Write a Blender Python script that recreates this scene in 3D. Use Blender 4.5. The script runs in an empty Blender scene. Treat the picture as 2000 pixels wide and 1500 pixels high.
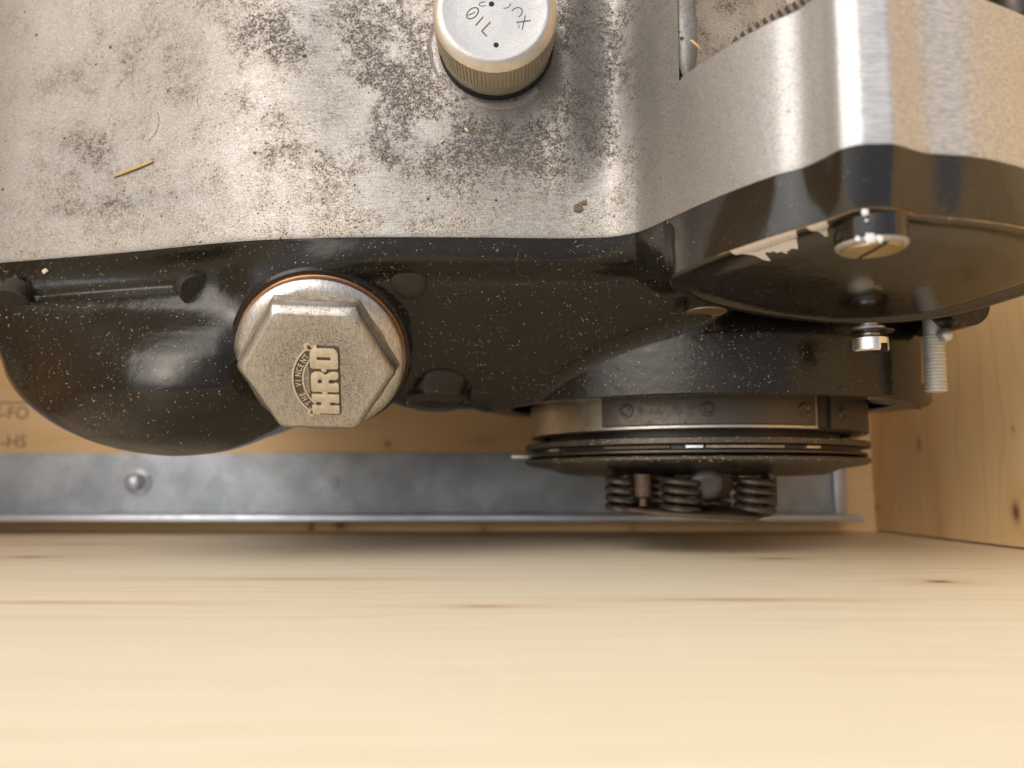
import bpy, bmesh, math, random
import numpy as np
from mathutils import Vector, Matrix
R = math.radians
random.seed(7); rng = np.random.default_rng(7)
S = 0.001                    # everything below is written in millimetres
H = 336.0                    # the camera's height over the crate bottom
FPX = 1440.0
PC, PE = 7.91, 5.36          # camera pitch against the crate, against the engine

scene = bpy.context.scene
# ---------------------------------------------------------------- camera
cam_d = bpy.data.cameras.new("camera"); cam = bpy.data.objects.new("camera", cam_d)
scene.collection.objects.link(cam); scene.camera = cam
cam_d.sensor_width = 36.0; cam_d.lens = 36.0 * FPX / 2000.0
cam_d.clip_start = 0.002; cam_d.clip_end = 50.0
cam.location = (0, 0, H * S); cam.rotation_euler = (R(PC), 0, 0)
cam_d.dof.use_dof = True; cam_d.dof.focus_distance = 0.172; cam_d.dof.aperture_fstop = 10.5
# ---------------------------------------------------------------- sky and sun
SUN_EL, SUN_ROT = 50.0, 310.0
world = bpy.data.worlds.new("World"); scene.world = world; world.use_nodes = True
nt = world.node_tree; bg = nt.nodes["Background"]
sky = nt.nodes.new("ShaderNodeTexSky"); sky.sky_type = 'NISHITA'; sky.sun_disc = False
sky.sun_elevation = R(SUN_EL); sky.sun_rotation = R(SUN_ROT); sky.dust_density = 4.0; sky.air_density = 1.0; sky.ozone_density = 1.0
hs = nt.nodes.new('ShaderNodeHueSaturation'); hs.inputs['Saturation'].default_value = .45   # thin white cloud
nt.links.new(sky.outputs[0], hs.inputs['Color']); nt.links.new(hs.outputs[0], bg.inputs[0]); bg.inputs[1].default_value = 0.15
sun_d = bpy.data.lights.new("sun", 'SUN'); sun_d.energy = .6; sun_d.angle = R(55); sun_d.color = (1, .96, .90)
sun = bpy.data.objects.new("sun", sun_d); scene.collection.objects.link(sun)
def sun_dir(el, rot):        # Nishita: rotation 0 looks to +Y, clockwise seen from above
    return Vector((math.sin(R(rot)) * math.cos(R(el)), math.cos(R(rot)) * math.cos(R(el)), math.sin(R(el))))
sun.rotation_euler = sun_dir(SUN_EL, SUN_ROT).to_track_quat('Z', 'Y').to_euler()
scene.view_settings.view_transform = 'Standard'; scene.view_settings.look = 'None'
scene.view_settings.exposure = 0.58; scene.view_settings.gamma = 1.0
scene.cycles.use_denoising = True
scene.cycles.max_bounces = 10; scene.cycles.diffuse_bounces = 5; scene.cycles.glossy_bounces = 5
scene.cycles.caustics_reflective = True; scene.cycles.sample_clamp_indirect = 4.0

# ---------------------------------------------------------------- frames
A0 = R(PC - PE); CA, SA = math.cos(A0), math.sin(A0)
def E2W(p):                  # engine frame (x, depth, w) in mm -> world metres
    p = np.asarray(p, float); x, d, w = p[..., 0], p[..., 1], p[..., 2]
    return np.stack([x, d * SA + w * CA, H - (d * CA - w * SA)], -1) * S
def F2W(p):                  # crate frame (x, depth, up the picture) in mm -> world metres
    p = np.asarray(p, float)
    return np.stack([p[..., 0], p[..., 2], H - p[..., 1]], -1) * S
def ray(px, py, pitch):      # direction per unit depth
    px = np.asarray(px, float); py = np.asarray(py, float)
    cx = (px - 1000) / FPX; cy = (750 - py) / FPX; p = R(pitch)
    d = math.cos(p) - cy * math.sin(p)
    return cx / d, (cy * math.cos(p) + math.sin(p)) / d
def atd(px, py, d):          # engine frame point on this line of sight at depth d
    k, t = ray(px, py, PE); d = np.asarray(d, float) + 0 * k
    return np.stack([k * d, d, t * d], -1)
def atw(px, py, w):
    k, t = ray(px, py, PE); return atd(px, py, np.asarray(w, float) / t)
def fat(px, py, d):
    k, t = ray(px, py, PC); d = np.asarray(d, float) + 0 * k
    return np.stack([k * d, d, t * d], -1)
def interp(x, pts):          # smooth monotone-ish (pchip) interpolation
    xs = np.array([p[0] for p in pts], float); ys = np.array([p[1] for p in pts], float)
    return pchip(xs, ys, x)
def pchip(xs, ys, x):
    x = np.clip(np.asarray(x, float), xs[0], xs[-1]); h = np.diff(xs); dl = np.diff(ys) / h
    m = np.zeros_like(ys)
    for i in range(1, len(xs) - 1):
        if dl[i-1] * dl[i] > 0:
            w1 = 2*h[i] + h[i-1]; w2 = h[i] + 2*h[i-1]; m[i] = (w1 + w2) / (w1/dl[i-1] + w2/dl[i])
    m[0], m[-1] = dl[0], dl[-1]
    i = np.clip(np.searchsorted(xs, x, side='right') - 1, 0, len(xs) - 2)
    t = (x - xs[i]) / h[i]
    return ((2*t**3-3*t**2+1)*ys[i] + (t**3-2*t**2+t)*h[i]*m[i] + (-2*t**3+3*t**2)*ys[i+1] + (t**3-t**2)*h[i]*m[i+1])
def smin(a, b, k):
    h = np.clip(.5 + .5*(b-a)/k, 0, 1); return b*(1-h) + a*h - k*h*(1-h)
def sstep(a, b, x):
    t = np.clip((x-a)/(b-a), 0, 1); return t*t*(3-2*t)

# ---------------------------------------------------------------- mesh building
class MB:
    def __init__(s): s.v = []; s.f = []; s.n = 0
    def add(s, verts, faces):
        verts = np.asarray(verts, float).reshape(-1, 3); s.v.append(verts)
        s.f += [tuple(int(i) + s.n for i in f) for f in faces]; s.n += len(verts); return s
    def grid(s, P, flip=False, closed=False):
        a, b = P.shape[:2]; fs = []
        for i in range(a-1):
            for j in range(b if closed else b-1):
                j2 = (j+1) % b; q = (i*b+j, i*b+j2, (i+1)*b+j2, (i+1)*b+j)
                fs.append(q[::-1] if flip else q)
        return s.add(P.reshape(-1, 3), fs)
def build(name, mb, mat, parent=None, conv=None, sharp=35, label=None, smooth=True, weld=None, kind=None):
    v = np.concatenate(mb.v) if len(mb.v) > 1 else mb.v[0]
    if conv is not None: v = conv(v)
    me = bpy.data.meshes.new(name); me.from_pydata(v.tolist(), [], mb.f); me.update()
    if weld is not None or True:
        bm = bmesh.new(); bm.from_mesh(me)
        if weld: bmesh.ops.remove_doubles(bm, verts=bm.verts, dist=weld * S)
        bmesh.ops.recalc_face_normals(bm, faces=bm.faces) if weld != 0 else None
        bm.to_mesh(me); bm.free()
    if smooth:
        me.shade_smooth(); me.set_sharp_from_angle(angle=R(sharp))
    if isinstance(mat, (list, tuple)):
        for m in mat: me.materials.append(m)
    else: me.materials.append(mat)
    o = bpy.data.objects.new(name, me); scene.collection.objects.link(o)
    if parent is not None: o.parent = parent
    if label: o["label"] = label
    if kind: o["kind"] = kind
    return o
def empty(name, loc, label=None, cat=None, group=None, parent=None):
    o = bpy.data.objects.new(name, None); scene.collection.objects.link(o); o.empty_display_size = .01
    o["label"] = label
    if cat: o["category"] = cat
    if group: o["group"] = group
    return o
def frame(axis, hint=(1, 0, 0)):
    a = Vector(axis).normalized(); u = Vector(hint); u = (u - a*u.dot(a)).normalized(); v = a.cross(u)
    return np.array(u), np.array(v), np.array(a)
def lathe(mb, prof, o, axis, seg=48, mod=None, hint=(1, 0, 0), cap=True):
    """prof: (radius, height along axis) pairs"""
    u, v, a = frame(axis, hint); o = np.asarray(o, float)
    th = np.linspace(0, 2*math.pi, seg, endpoint=False)
    P = np.zeros((len(prof), seg, 3))
    for i, (r, h) in enumerate(prof):
        rr = r + (mod(i, th, r, h) if mod else 0)
        P[i] = o + np.outer(np.cos(th)*rr, u) + np.outer(np.sin(th)*rr, v) + a*h
    n0 = mb.n; mb.grid(P, closed=True)
    if cap:
        if prof[0][0] > 1e-4: mb.f.append(tuple(n0 + i for i in range(seg)))
        if prof[-1][0] > 1e-4: mb.f.append(tuple(n0 + (len(prof)-1)*seg + i for i in range(seg))[::-1])
    return mb
def box(mb, o, u, v, a, su, sv, sa, bev=0.0):
    """box centred at o with half sizes; chamfered along all edges if bev"""
    o = np.asarray(o, float); u = np.asarray(u, float); v = np.asarray(v, float); a = np.asarray(a, float)
    bm = bmesh.new(); bmesh.ops.create_cube(bm, size=2)
    for w in bm.verts: w.co = Vector((w.co.x*su, w.co.y*sv, w.co.z*sa))
    if bev: bmesh.ops.bevel(bm, geom=list(bm.edges), offset=bev, segments=2, affect='EDGES', profile=.6)
    bm.verts.index_update()
    V = np.array([tuple(w.co) for w in bm.verts]); F = [tuple(x.index for x in f.verts) for f in bm.faces]; bm.free()
    return mb.add(o + V[:, :1]*u + V[:, 1:2]*v + V[:, 2:3]*a, F)
def tube(mb, path, rad, seg=8, rads=None):
    path = np.asarray(path, float); n = len(path)
    T = np.gradient(path, axis=0); T /= np.linalg.norm(T, axis=1)[:, None]
    P = np.zeros((n, seg, 3)); th = np.linspace(0, 2*math.pi, seg, endpoint=False)
    up = np.array([0.3, .2, .93])
    for i in range(n):
        u = np.cross(T[i], up); u /= np.linalg.norm(u); v = np.cross(T[i], u)
        r = rad if rads is None else rads[i]
        P[i] = path[i] + np.outer(np.cos(th)*r, u) + np.outer(np.sin(th)*r, v)
    n0 = mb.n; mb.grid(P, closed=True)
    mb.f.append(tuple(n0+i for i in range(seg))); mb.f.append(tuple(n0+(n-1)*seg+i for i in range(seg))[::-1])
    return mb
def prism(mb, poly, plane_from, plane_to, top=True, bottom=True, seg=1):
    """poly (n,2) in (x, depth); planes are functions (x, d) -> w"""
    poly = np.asarray(poly, float); n = len(poly); rows = []
    for t in np.linspace(0, 1, seg+1):
        w = plane_from(poly[:, 0], poly[:, 1])*(1-t) + plane_to(poly[:, 0], poly[:, 1])*t
        rows.append(np.stack([poly[:, 0], poly[:, 1], w], -1))
    n0 = mb.n; mb.grid(np.array(rows), closed=True)
    if bottom: mb.f.append(tuple(n0+i for i in range(n)))
    if top: mb.f.append(tuple(n0+seg*n+i for i in range(n))[::-1])
    return mb

# ---------------------------------------------------------------- materials
class NB:
    def __init__(s, name):
        s.m = bpy.data.materials.new(name); s.m.use_nodes = True; s.t = s.m.node_tree
        s.b = s.t.nodes["Principled BSDF"]; s.tc = s.t.nodes.new("ShaderNodeTexCoord")
        s.obj = s.map(s.tc.outputs["Object"], (1000, 1000, 1000))
    def map(s, inp, sc=(1, 1, 1), rot=(0, 0, 0), loc=(0, 0, 0)):
        n = s.t.nodes.new("ShaderNodeMapping"); n.inputs["Scale"].default_value = sc
        n.inputs["Rotation"].default_value = [R(r) for r in rot]; n.inputs["Location"].default_value = loc
        s.t.links.new(inp, n.inputs[0]); return n.outputs[0]
    def put(s, node, key, val):
        if isinstance(val, bpy.types.NodeSocket): s.t.links.new(val, node.inputs[key])
        else: node.inputs[key].default_value = val
    def noise(s, vec, scale, det=3, rough=.55, dist=0):
        n = s.t.nodes.new("ShaderNodeTexNoise"); s.put(n, "Vector", vec); s.put(n, "Scale", scale)
        s.put(n, "Detail", det); s.put(n, "Roughness", rough); s.put(n, "Distortion", dist); return n.outputs["Fac"]
    def vor(s, vec, scale, feat='F1', rand=1.0):
        n = s.t.nodes.new("ShaderNodeTexVoronoi"); n.feature = feat; s.put(n, "Vector", vec); s.put(n, "Scale", scale)
        s.put(n, "Randomness", rand); return n
    def ramp(s, fac, stops, interp='LINEAR'):
        n = s.t.nodes.new("ShaderNodeValToRGB"); n.color_ramp.interpolation = interp; e = n.color_ramp.elements
        while len(e) < len(stops): e.new(.5)
        for k, (p, c) in zip(e, stops):
            k.position = p; k.color = (c, c, c, 1) if not isinstance(c, (tuple, list)) else tuple(c) + (1,)
        s.put(n, "Fac", fac); return n.outputs[0]
    def math(s, op, a, b=0.0, clamp=False):
        n = s.t.nodes.new("ShaderNodeMath"); n.operation = op; n.use_clamp = clamp; s.put(n, 0, a); s.put(n, 1, b); return n.outputs[0]
    def mix(s, fac, a, b, mode='MIX'):
        n = s.t.nodes.new("ShaderNodeMix"); n.data_type = 'RGBA'; n.blend_type = mode
        s.put(n, 0, fac)
        for k, v in ((6, a), (7, b)): s.put(n, k, (tuple(v) + (1,)) if isinstance(v, tuple) and len(v) == 3 else v)
        return n.outputs[2]
    def sep(s, vec):
        n = s.t.nodes.new("ShaderNodeSeparateXYZ"); s.put(n, 0, vec); return n.outputs
    def comb(s, x, y, z):
        n = s.t.nodes.new("ShaderNodeCombineXYZ"); s.put(n, 0, x); s.put(n, 1, y); s.put(n, 2, z); return n.outputs[0]
    def bump(s, h, strength=.3, dist=.0002, nrm=None):
        n = s.t.nodes.new("ShaderNodeBump"); s.put(n, "Height", h); s.put(n, "Strength", strength); s.put(n, "Distance", dist)
        if nrm is not None: s.put(n, "Normal", nrm)
        return n.outputs[0]
    def set(s, **kw):
        for k, v in kw.items():
            k = {"color": "Base Color", "rough": "Roughness", "metal": "Metallic", "normal": "Normal", "spec": "Specular IOR Level",
                 "coat": "Coat Weight", "coat_rough": "Coat Roughness"}.get(k, k)
            if isinstance(v, tuple) and len(v) == 3: v = v + (1,)
            s.put(s.b, k, v)
        return s.m
    # light specks of wood dust
    def dust(s, cell, size, frac, seedloc):
        v = s.map(s.obj, loc=seedloc); ww = s.noise(v, .9/cell, 1)
        vo = s.vor(v, 1/cell); c = s.sep(vo.outputs["Color"])
        r = s.math('MULTIPLY', c[1], size); near = s.math('LESS_THAN', vo.outputs["Distance"], r)
        pick = s.math('GREATER_THAN', c[0], 1-frac)
        return s.math('MULTIPLY', near, pick)

def mat_alloy(name, tint=(.36, .345, .325), r0=.30, pits=1.0, brush=1.0, polish=None, stains_shade=()):
    b = NB(name); o = b.obj
    big = b.noise(o, .022, 3, .6); mid = b.noise(b.map(o, loc=(31, 7, 3)), .09, 4, .62)
    fine = b.noise(o, 3.0, 3, .65); fine2 = b.noise(b.map(o, loc=(5, 9, 1)), 1.7, 4, .68)
    if polish is not None:                      # towards the raised chest the casting has been polished
        pm = b.ramp(b.math('DIVIDE', b.math('SUBTRACT', b.sep(o)[0], polish[0]), polish[1]-polish[0]), [(0, 0), (1, 1)]); inv = b.math('SUBTRACT', 1.0, pm)
    else: pm = 0.0; inv = 1.0
    patch = b.ramp(b.math('ADD', b.math('MULTIPLY', big, .45), b.math('MULTIPLY', mid, .55)), [(.42, 0), (.58, 1)])
    painted_shade = 0.0
    if stains_shade:                                  # corroded areas and painted shade: (x, y, half width, half height, strength) in mm
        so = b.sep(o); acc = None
        for sx_, sy_, rx_, ry_, st_ in stains_shade:
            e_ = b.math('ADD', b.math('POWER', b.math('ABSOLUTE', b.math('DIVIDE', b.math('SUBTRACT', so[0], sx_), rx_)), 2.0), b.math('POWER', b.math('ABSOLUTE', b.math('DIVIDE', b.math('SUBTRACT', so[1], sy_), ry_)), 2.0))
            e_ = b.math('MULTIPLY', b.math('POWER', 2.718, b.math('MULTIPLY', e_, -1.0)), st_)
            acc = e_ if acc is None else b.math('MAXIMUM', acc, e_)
        painted_shade = b.math('MULTIPLY', acc, b.ramp(big, [(.3, .7), (.65, 1.1)]), True)
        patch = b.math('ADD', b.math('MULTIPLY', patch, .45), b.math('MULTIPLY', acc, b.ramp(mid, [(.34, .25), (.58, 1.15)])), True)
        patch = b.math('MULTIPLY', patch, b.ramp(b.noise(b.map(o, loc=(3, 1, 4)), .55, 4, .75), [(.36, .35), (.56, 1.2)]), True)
    thr = b.math('SUBTRACT', .655, b.math('MULTIPLY', patch, .175))
    sp = b.math('MULTIPLY', b.math('SUBTRACT', b.math('MAXIMUM', fine, b.math('MULTIPLY', fine2, .99)), thr), 11, True)
    sp = b.math('MULTIPLY', b.math('MULTIPLY', sp, pits), inv)
    dots = b.vor(b.map(o, loc=(3, 3, 3)), .24); dc = b.sep(dots.outputs["Color"])
    dv = b.math('ADD', dots.outputs["Distance"], b.math('MULTIPLY', b.math('SUBTRACT', fine2, .5), .12))
    dot = b.math('MULTIPLY', b.math('LESS_THAN', dv, b.math('MULTIPLY', b.math('POWER', dc[1], 3), .14)), b.math('GREATER_THAN', dc[0], .40))
    dot = b.math('MULTIPLY', b.math('MULTIPLY', dot, pits), inv)
    tiny = b.vor(b.map(o, (.8, 1, 1), loc=(13, 3, 3)), .8); tc_ = b.sep(tiny.outputs["Color"])
    td = b.math('MULTIPLY', b.math('LESS_THAN', tiny.outputs["Distance"], b.math('MULTIPLY', tc_[1], .17)), b.math('GREATER_THAN', tc_[0], .55)); td = b.math('MULTIPLY', b.math('MULTIPLY', td, pits), inv)
    br = b.noise(b.map(o, (.22, 3.6, 3.6)), 1.0, 3, .7); br2 = b.noise(b.map(o, (.08, 1.9, 1.9), loc=(9, 1, 1)), 1.0, 3, .6)
    col = b.mix(b.ramp(mid, [(.35, 0), (.7, 1)]), tint, tuple(c*k for c, k in zip(tint, (1.02, .95, .84))))
    col = b.mix(b.math('MULTIPLY', pm, .85), col, (.78, .765, .74))
    col = b.mix(b.math('MULTIPLY', b.ramp(br, [(.40, 0), (.62, 1)]), .42*brush), col, (.17, .155, .14))
    col = b.mix(b.math('MULTIPLY', b.ramp(br2, [(.45, 0), (.7, 1)]), .25*brush), col, (.24, .22, .20))
    col = b.mix(b.math('MULTIPLY', b.math('MULTIPLY', patch, inv), .26*pits), col, (.20, .165, .125))
    grain = b.noise(b.map(o, loc=(8, 2, 6)), 2.6, 2, .7)
    col = b.mix(b.math('MULTIPLY', b.math('MULTIPLY', b.ramp(grain, [(.42, 0), (.62, 1)]), inv), .38*pits), col, (.15, .13, .11))
    col = b.mix(b.math('MULTIPLY', b.math('MULTIPLY', b.ramp(fine2, [(.30, 1), (.44, 0)]), inv), .4*pits), col, (.62, .60, .57))
    col = b.mix(b.math('MULTIPLY', b.math('MULTIPLY', painted_shade, inv), .50), col, (.17, .155, .145))  # broad smooth shade painted into the casting colour
    col = b.mix(b.math('MULTIPLY', sp, .80), col, (.055, .045, .035))
    col = b.mix(b.math('MAXIMUM', dot, b.math('MULTIPLY', td, .8)), col, (.03, .026, .022))
    ro = b.math('ADD', r0, b.math('ADD', b.math('MULTIPLY', fine, .14), b.math('MULTIPLY', b.math('MULTIPLY', patch, inv), .12)))
    ro = b.math('SUBTRACT', b.math('ADD', ro, b.math('MULTIPLY', sp, .25)), b.math('MULTIPLY', pm, -.01))
    h = b.math('SUBTRACT', b.math('ADD', b.math('MULTIPLY', br, .7*brush), b.math('MULTIPLY', fine, .5)), b.math('MAXIMUM', sp, dot))
    n = b.bump(h, .6, .00007)
    n = b.bump(b.noise(o, .16, 3, .6), .35, .0004, n)
    return b.set(color=col, rough=ro, metal=b.math('SUBTRACT', .92, b.math('MULTIPLY', b.math('MAXIMUM', sp, dot), .7)), normal=n)

def mat_black(name, rough=.14, dust=1.0, film_k=1.0, spec=.38, base=(.0105, .009, .007), bumpk=1.0):
    b = NB(name); o = b.obj
    n1 = b.noise(o, .06, 3); n2 = b.noise(o, .9, 3)
    film = b.ramp(b.noise(b.map(o, loc=(4, 8, 2)), .05, 5, .65), [(.40, 0), (.75, 1)])
    col = b.mix(b.math('MULTIPLY', film, .07*film_k), base, (.07, .054, .034))
    d = b.dust(.7, .18, .34, (0, 0, 0)); d2 = b.dust(1.7, .10, .4, (7, 3, 5)); d3 = b.dust(.38, .24, .20, (2, 1, 8))
    gather = b.ramp(b.noise(b.map(o, loc=(1, 3, 9)), .07, 3), [(.42, .05), (.60, 1)])
    dd = b.math('MAXIMUM', b.math('MULTIPLY', b.math('MAXIMUM', d, d3), gather), d2); dd = b.math('MULTIPLY', dd, dust)
    col = b.mix(b.math('MULTIPLY', dd, .8), col, (.55, .47, .36))
    ro = b.math('ADD', rough, b.math('ADD', b.math('MULTIPLY', film, .12), b.math('MULTIPLY', n2, .06)))
    ro = b.math('ADD', ro, b.math('MULTIPLY', dd, .5))
    nn = b.bump(b.noise(o, .35, 2, .5), .35*bumpk, .0003)
    nn = b.bump(b.math('ADD', b.math('MULTIPLY', n2, .4), b.math('MULTIPLY', dd, .6)), .35, .00008, nn)
    b.b.inputs['Specular Tint'].default_value = (1, .95, .87, 1)
    return b.set(color=col, rough=ro, normal=nn, spec=spec)

def mat_metal(name, color, rough=.3, metal=1.0, dirt=.4, dirt_col=(.08, .055, .035), scale=.5, bumpd=.00008, streak=None):
    b = NB(name); o = b.obj
    n = b.noise(o, scale, 5, .65); f = b.noise(o, scale*7, 3, .6)
    mk = b.math('MULTIPLY', b.ramp(b.math('ADD', b.math('MULTIPLY', n, .6), b.math('MULTIPLY', f, .4)), [(.44, 0), (.62, 1)]), dirt)
    col = b.mix(mk, color, dirt_col)
    h = b.math('SUBTRACT', f, mk)
    if streak: h = b.math('ADD', h, b.noise(b.map(o, streak), 1.0, 2))
    return b.set(color=col, rough=b.math('ADD', rough, b.math('MULTIPLY', mk, .35)), metal=b.math('MULTIPLY', b.math('SUBTRACT', 1.0, b.math('MULTIPLY', mk, .8)), metal), normal=b.bump(h, .6, bumpd))

def mat_pine(name, grain='x', across='z', light=(.86, .70, .46), dark=(.62, .36, .16), period=9., lines=.6, knots=(), rough=.5, stain=.25, seed=0.0, wob=1.0):
    """knots: (along, across, half length, half width, darkness) in mm"""
    b = NB(name); o = b.obj; s = b.sep(o); ax = {'x': 0, 'y': 1, 'z': 2}
    g = s[ax[grain]]; a = s[ax[across]]
    wv = b.noise(b.comb(b.math('MULTIPLY', g, .006), b.math('MULTIPLY', a, .014), seed), 1.0, 2, .5)
    wv2 = b.noise(b.comb(b.math('MULTIPLY', g, .018), b.math('MULTIPLY', a, .09), seed+3.3), 1.0, 2, .5)
    t = b.math('ADD', a, b.math('ADD', b.math('MULTIPLY', wv, 70*wob), b.math('MULTIPLY', wv2, 9*wob)))
    halo = None; core = None
    for (kg, ka, rg_, ra_, dk) in knots:
        dg = b.math('POWER', b.math('ABSOLUTE', b.math('DIVIDE', b.math('SUBTRACT', g, kg), rg_)), 2.0)
        da = b.math('POWER', b.math('ABSOLUTE', b.math('DIVIDE', b.math('SUBTRACT', a, ka), ra_)), 2.0)
        r2 = b.math('ADD', dg, da); e_ = b.math('POWER', 2.718, b.math('MULTIPLY', r2, -.12)); c_ = b.math('MULTIPLY', b.math('POWER', 2.718, b.math('MULTIPLY', r2, -1.6)), dk)
        t = b.math('ADD', t, b.math('MULTIPLY', e_, ra_*2.2))
        halo = e_ if halo is None else b.math('MAXIMUM', halo, e_); core = c_ if core is None else b.math('MAXIMUM', core, c_)
    rw = b.noise(b.comb(0.0, b.math('MULTIPLY', t, .35/period), seed+2), 1.0, 2)
    t2 = b.math('ADD', b.math('DIVIDE', t, period), b.math('MULTIPLY', rw, 2.2))
    ph = b.math('FRACT', t2); ringn = b.noise(b.comb(b.math('MULTIPLY', g, .003), b.math('FLOOR', t2), seed+9), 1.0, 1)
    ln = b.math('MULTIPLY', b.ramp(ph, [(0, .0), (.62, .03), (.80, .22), (.91, 1), (.97, .9), (1, 0)]), b.ramp(ringn, [(.36, .15), (.62, 1)]))
    fib = b.noise(b.comb(b.math('MULTIPLY', g, .05), b.math('MULTIPLY', a, 1.6), seed), 1.0, 3, .6)
    cloud = b.noise(b.comb(b.math('MULTIPLY', g, .010), b.math('MULTIPLY', a, .035), seed+5), 1.0, 4, .6)
    col = b.mix(b.math('MULTIPLY', ln, lines), light, dark)
    col = b.mix(b.math('MULTIPLY', b.ramp(cloud, [(.42, 0), (.7, 1)]), stain), col, dark)
    col = b.mix(b.math('MULTIPLY', b.ramp(fib, [(.45, 0), (.75, 1)]), .22), col, dark)
    if halo is not None:
        col = b.mix(b.math('MULTIPLY', halo, .35), col, (.62, .33, .12)); col = b.mix(core, col, (.16, .07, .03))
    return b.set(color=col, rough=rough, spec=.3, normal=b.bump(b.math('ADD', fib, b.math('MULTIPLY', ln, .5)), .35, .0001))

def side_xy(px, py):         # where a picture point lies on the near side board
    k, t = ray(px, py, PC); d = -20./t; return float(k*d), float(H-d)
def end_yz(px, py):
    k, t = ray(px, py, PC); d = 163./k; return float(t*d), float(H-d)
def flo_xy(px, py):
    k, t = ray(px, py, PC); return float(k*H), float(t*H)
M = {}
def stain_shade_at(px, py, rx, ry, st, d=171.):
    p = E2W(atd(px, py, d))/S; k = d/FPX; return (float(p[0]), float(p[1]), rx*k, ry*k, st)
M['alloy'] = mat_alloy('sand_cast_alloy', (.40, .375, .34), .44, polish=(28, 62), stains_shade=[stain_shade_at(*q) for q in (
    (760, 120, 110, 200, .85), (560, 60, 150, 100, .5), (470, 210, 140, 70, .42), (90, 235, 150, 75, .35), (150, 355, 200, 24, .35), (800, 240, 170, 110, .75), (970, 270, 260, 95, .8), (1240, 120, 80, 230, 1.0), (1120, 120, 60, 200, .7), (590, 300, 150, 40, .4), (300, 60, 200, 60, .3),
    (1110, 230, 60, 120, .55), (680, 240, 70, 90, .5), (330, 120, 160, 70, .3), (1250, 330, 45, 90, .45), (30, 60, 120, 60, .2), (720, 330, 120, 50, .3))])  # corrosion, with shade of the valley and mid case painted in
M['alloy_polished'] = mat_alloy('brushed_alloy', (.42, .41, .40), .26, .15, .9)
M['cast'] = mat_alloy('rough_cast_alloy', (.52, .49, .44), .50, 1.0, .2)
M['alloy_cast'] = mat_alloy('grey_cast_alloy', (.30, .29, .275), .58, 1.0, .3)
M['black'] = mat_black('dusty_black_enamel')
M['black_gloss'] = mat_black('glossy_black_enamel', .10, .45, .2, .85, bumpk=.5)
M['black_rough'] = mat_metal('oily_black_steel', (.05, .043, .036), .32, .8, .5, (.05, .038, .028))
def mat_hex():
    b = NB('worn_nickel'); o = b.obj; c = E2W(atd(618, 722, 173.))/S
    off = b.map(o, loc=tuple(-c)); n_ = b.t.nodes.new("ShaderNodeVectorMath"); n_.operation = 'LENGTH'; b.put(n_, 0, off); rad = b.math('DIVIDE', n_.outputs["Value"], 20.0)
    n = b.noise(o, .22, 4, .65); f = b.noise(o, 2.2, 3, .6); sc = b.noise(b.map(o, (3.5, .35, .35)), 1.0, 3, .7); sc2 = b.noise(b.map(o, (.35, 4, 4), (0, 0, 25)), 1.0, 3, .7)
    centre = b.ramp(b.math('ADD', rad, b.math('MULTIPLY', b.math('SUBTRACT', n, .5), 1.3)), [(.35, 1), (.95, .2)])
    mk = b.math('MULTIPLY', centre, b.ramp(b.math('ADD', b.math('MULTIPLY', n, .4), b.math('MULTIPLY', f, .6)), [(.40, .25), (.60, 1)]))
    col = b.mix(b.math('MULTIPLY', mk, .9), (.64, .595, .53), (.13, .10, .07))
    col = b.mix(b.math('MULTIPLY', b.ramp(sc, [(.42, 0), (.62, 1)]), .5), col, (.22, .18, .14))
    col = b.mix(b.math('MULTIPLY', b.ramp(sc2, [(.60, 0), (.70, 1)]), .5), col, (.08, .06, .045))
    pit = b.math('MULTIPLY', b.math('SUBTRACT', f, .62), 12, True); col = b.mix(b.math('MULTIPLY', pit, .8), col, (.05, .035, .025))
    h = b.math('SUBTRACT', b.math('ADD', b.math('MULTIPLY', sc, .6), b.math('MULTIPLY', sc2, .5)), b.math('ADD', b.math('MULTIPLY', pit, .8), b.math('MULTIPLY', mk, .3)))
    nn = b.bump(h, .6, .00009); nn = b.bump(n, .3, .0004, nn)
    return b.set(color=col, rough=b.math('ADD', .24, b.math('ADD', b.math('MULTIPLY', mk, .3), b.math('MULTIPLY', f, .12))), metal=b.math('SUBTRACT', 1.0, b.math('MULTIPLY', mk, .6)), normal=nn)
M['hex'] = mat_hex()
M['hexclean'] = mat_metal('rubbed_nickel', (.74, .66, .54), .26, 1.0, .45, (.22, .17, .11), .8, .00006)
M['grime'] = NB('packed_grime').set(color=(.085, .066, .047), rough=.65)
M['hexdirt'] = mat_metal('grimy_nickel', (.30, .25, .19), .5, .7, .7, (.12, .09, .06), .5)
M['copper'] = mat_metal('copper_washer', (.85, .38, .17), .28, 1.0, .3, (.15, .06, .03))
M['cap'] = mat_metal('tarnished_cap_alloy', (.66, .58, .45), .36, .9, .25, (.28, .20, .12), .5)
M['capface'] = mat_metal('matt_cap_face', (.43, .42, .405), .46, .95, .22, (.45, .42, .40), .5, .0001, (.5, 3, 3))
M['brass'] = mat_metal('dull_brass', (.70, .55, .30), .32, 1.0, .4, (.2, .13, .06))
M['chrome'] = mat_metal('bright_steel', (.78, .76, .72), .10, 1.0, .05)
M['pitted'] = mat_metal('pitted_dark_metal', (.055, .046, .036), .38, .8, .7, (.025, .02, .015), 1.3, .00035)
M['zinc'] = mat_metal('zinc_plated_steel', (.62, .62, .60), .48, .8, .25, (.4, .37, .32), 1.0)
M['steel'] = mat_metal('pale_machined_steel', (.52, .48, .40), .30, 1.0, .25, (.25, .19, .12), .4)
M['plate'] = mat_metal('dark_clutch_steel', (.10, .085, .07), .34, .9, .5, (.06, .045, .03), .4)
M['rust'] = mat_metal('rusty_steel', (.085, .06, .042), .45, .6, .8, (.05, .022, .010), .9, .00015)
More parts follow.
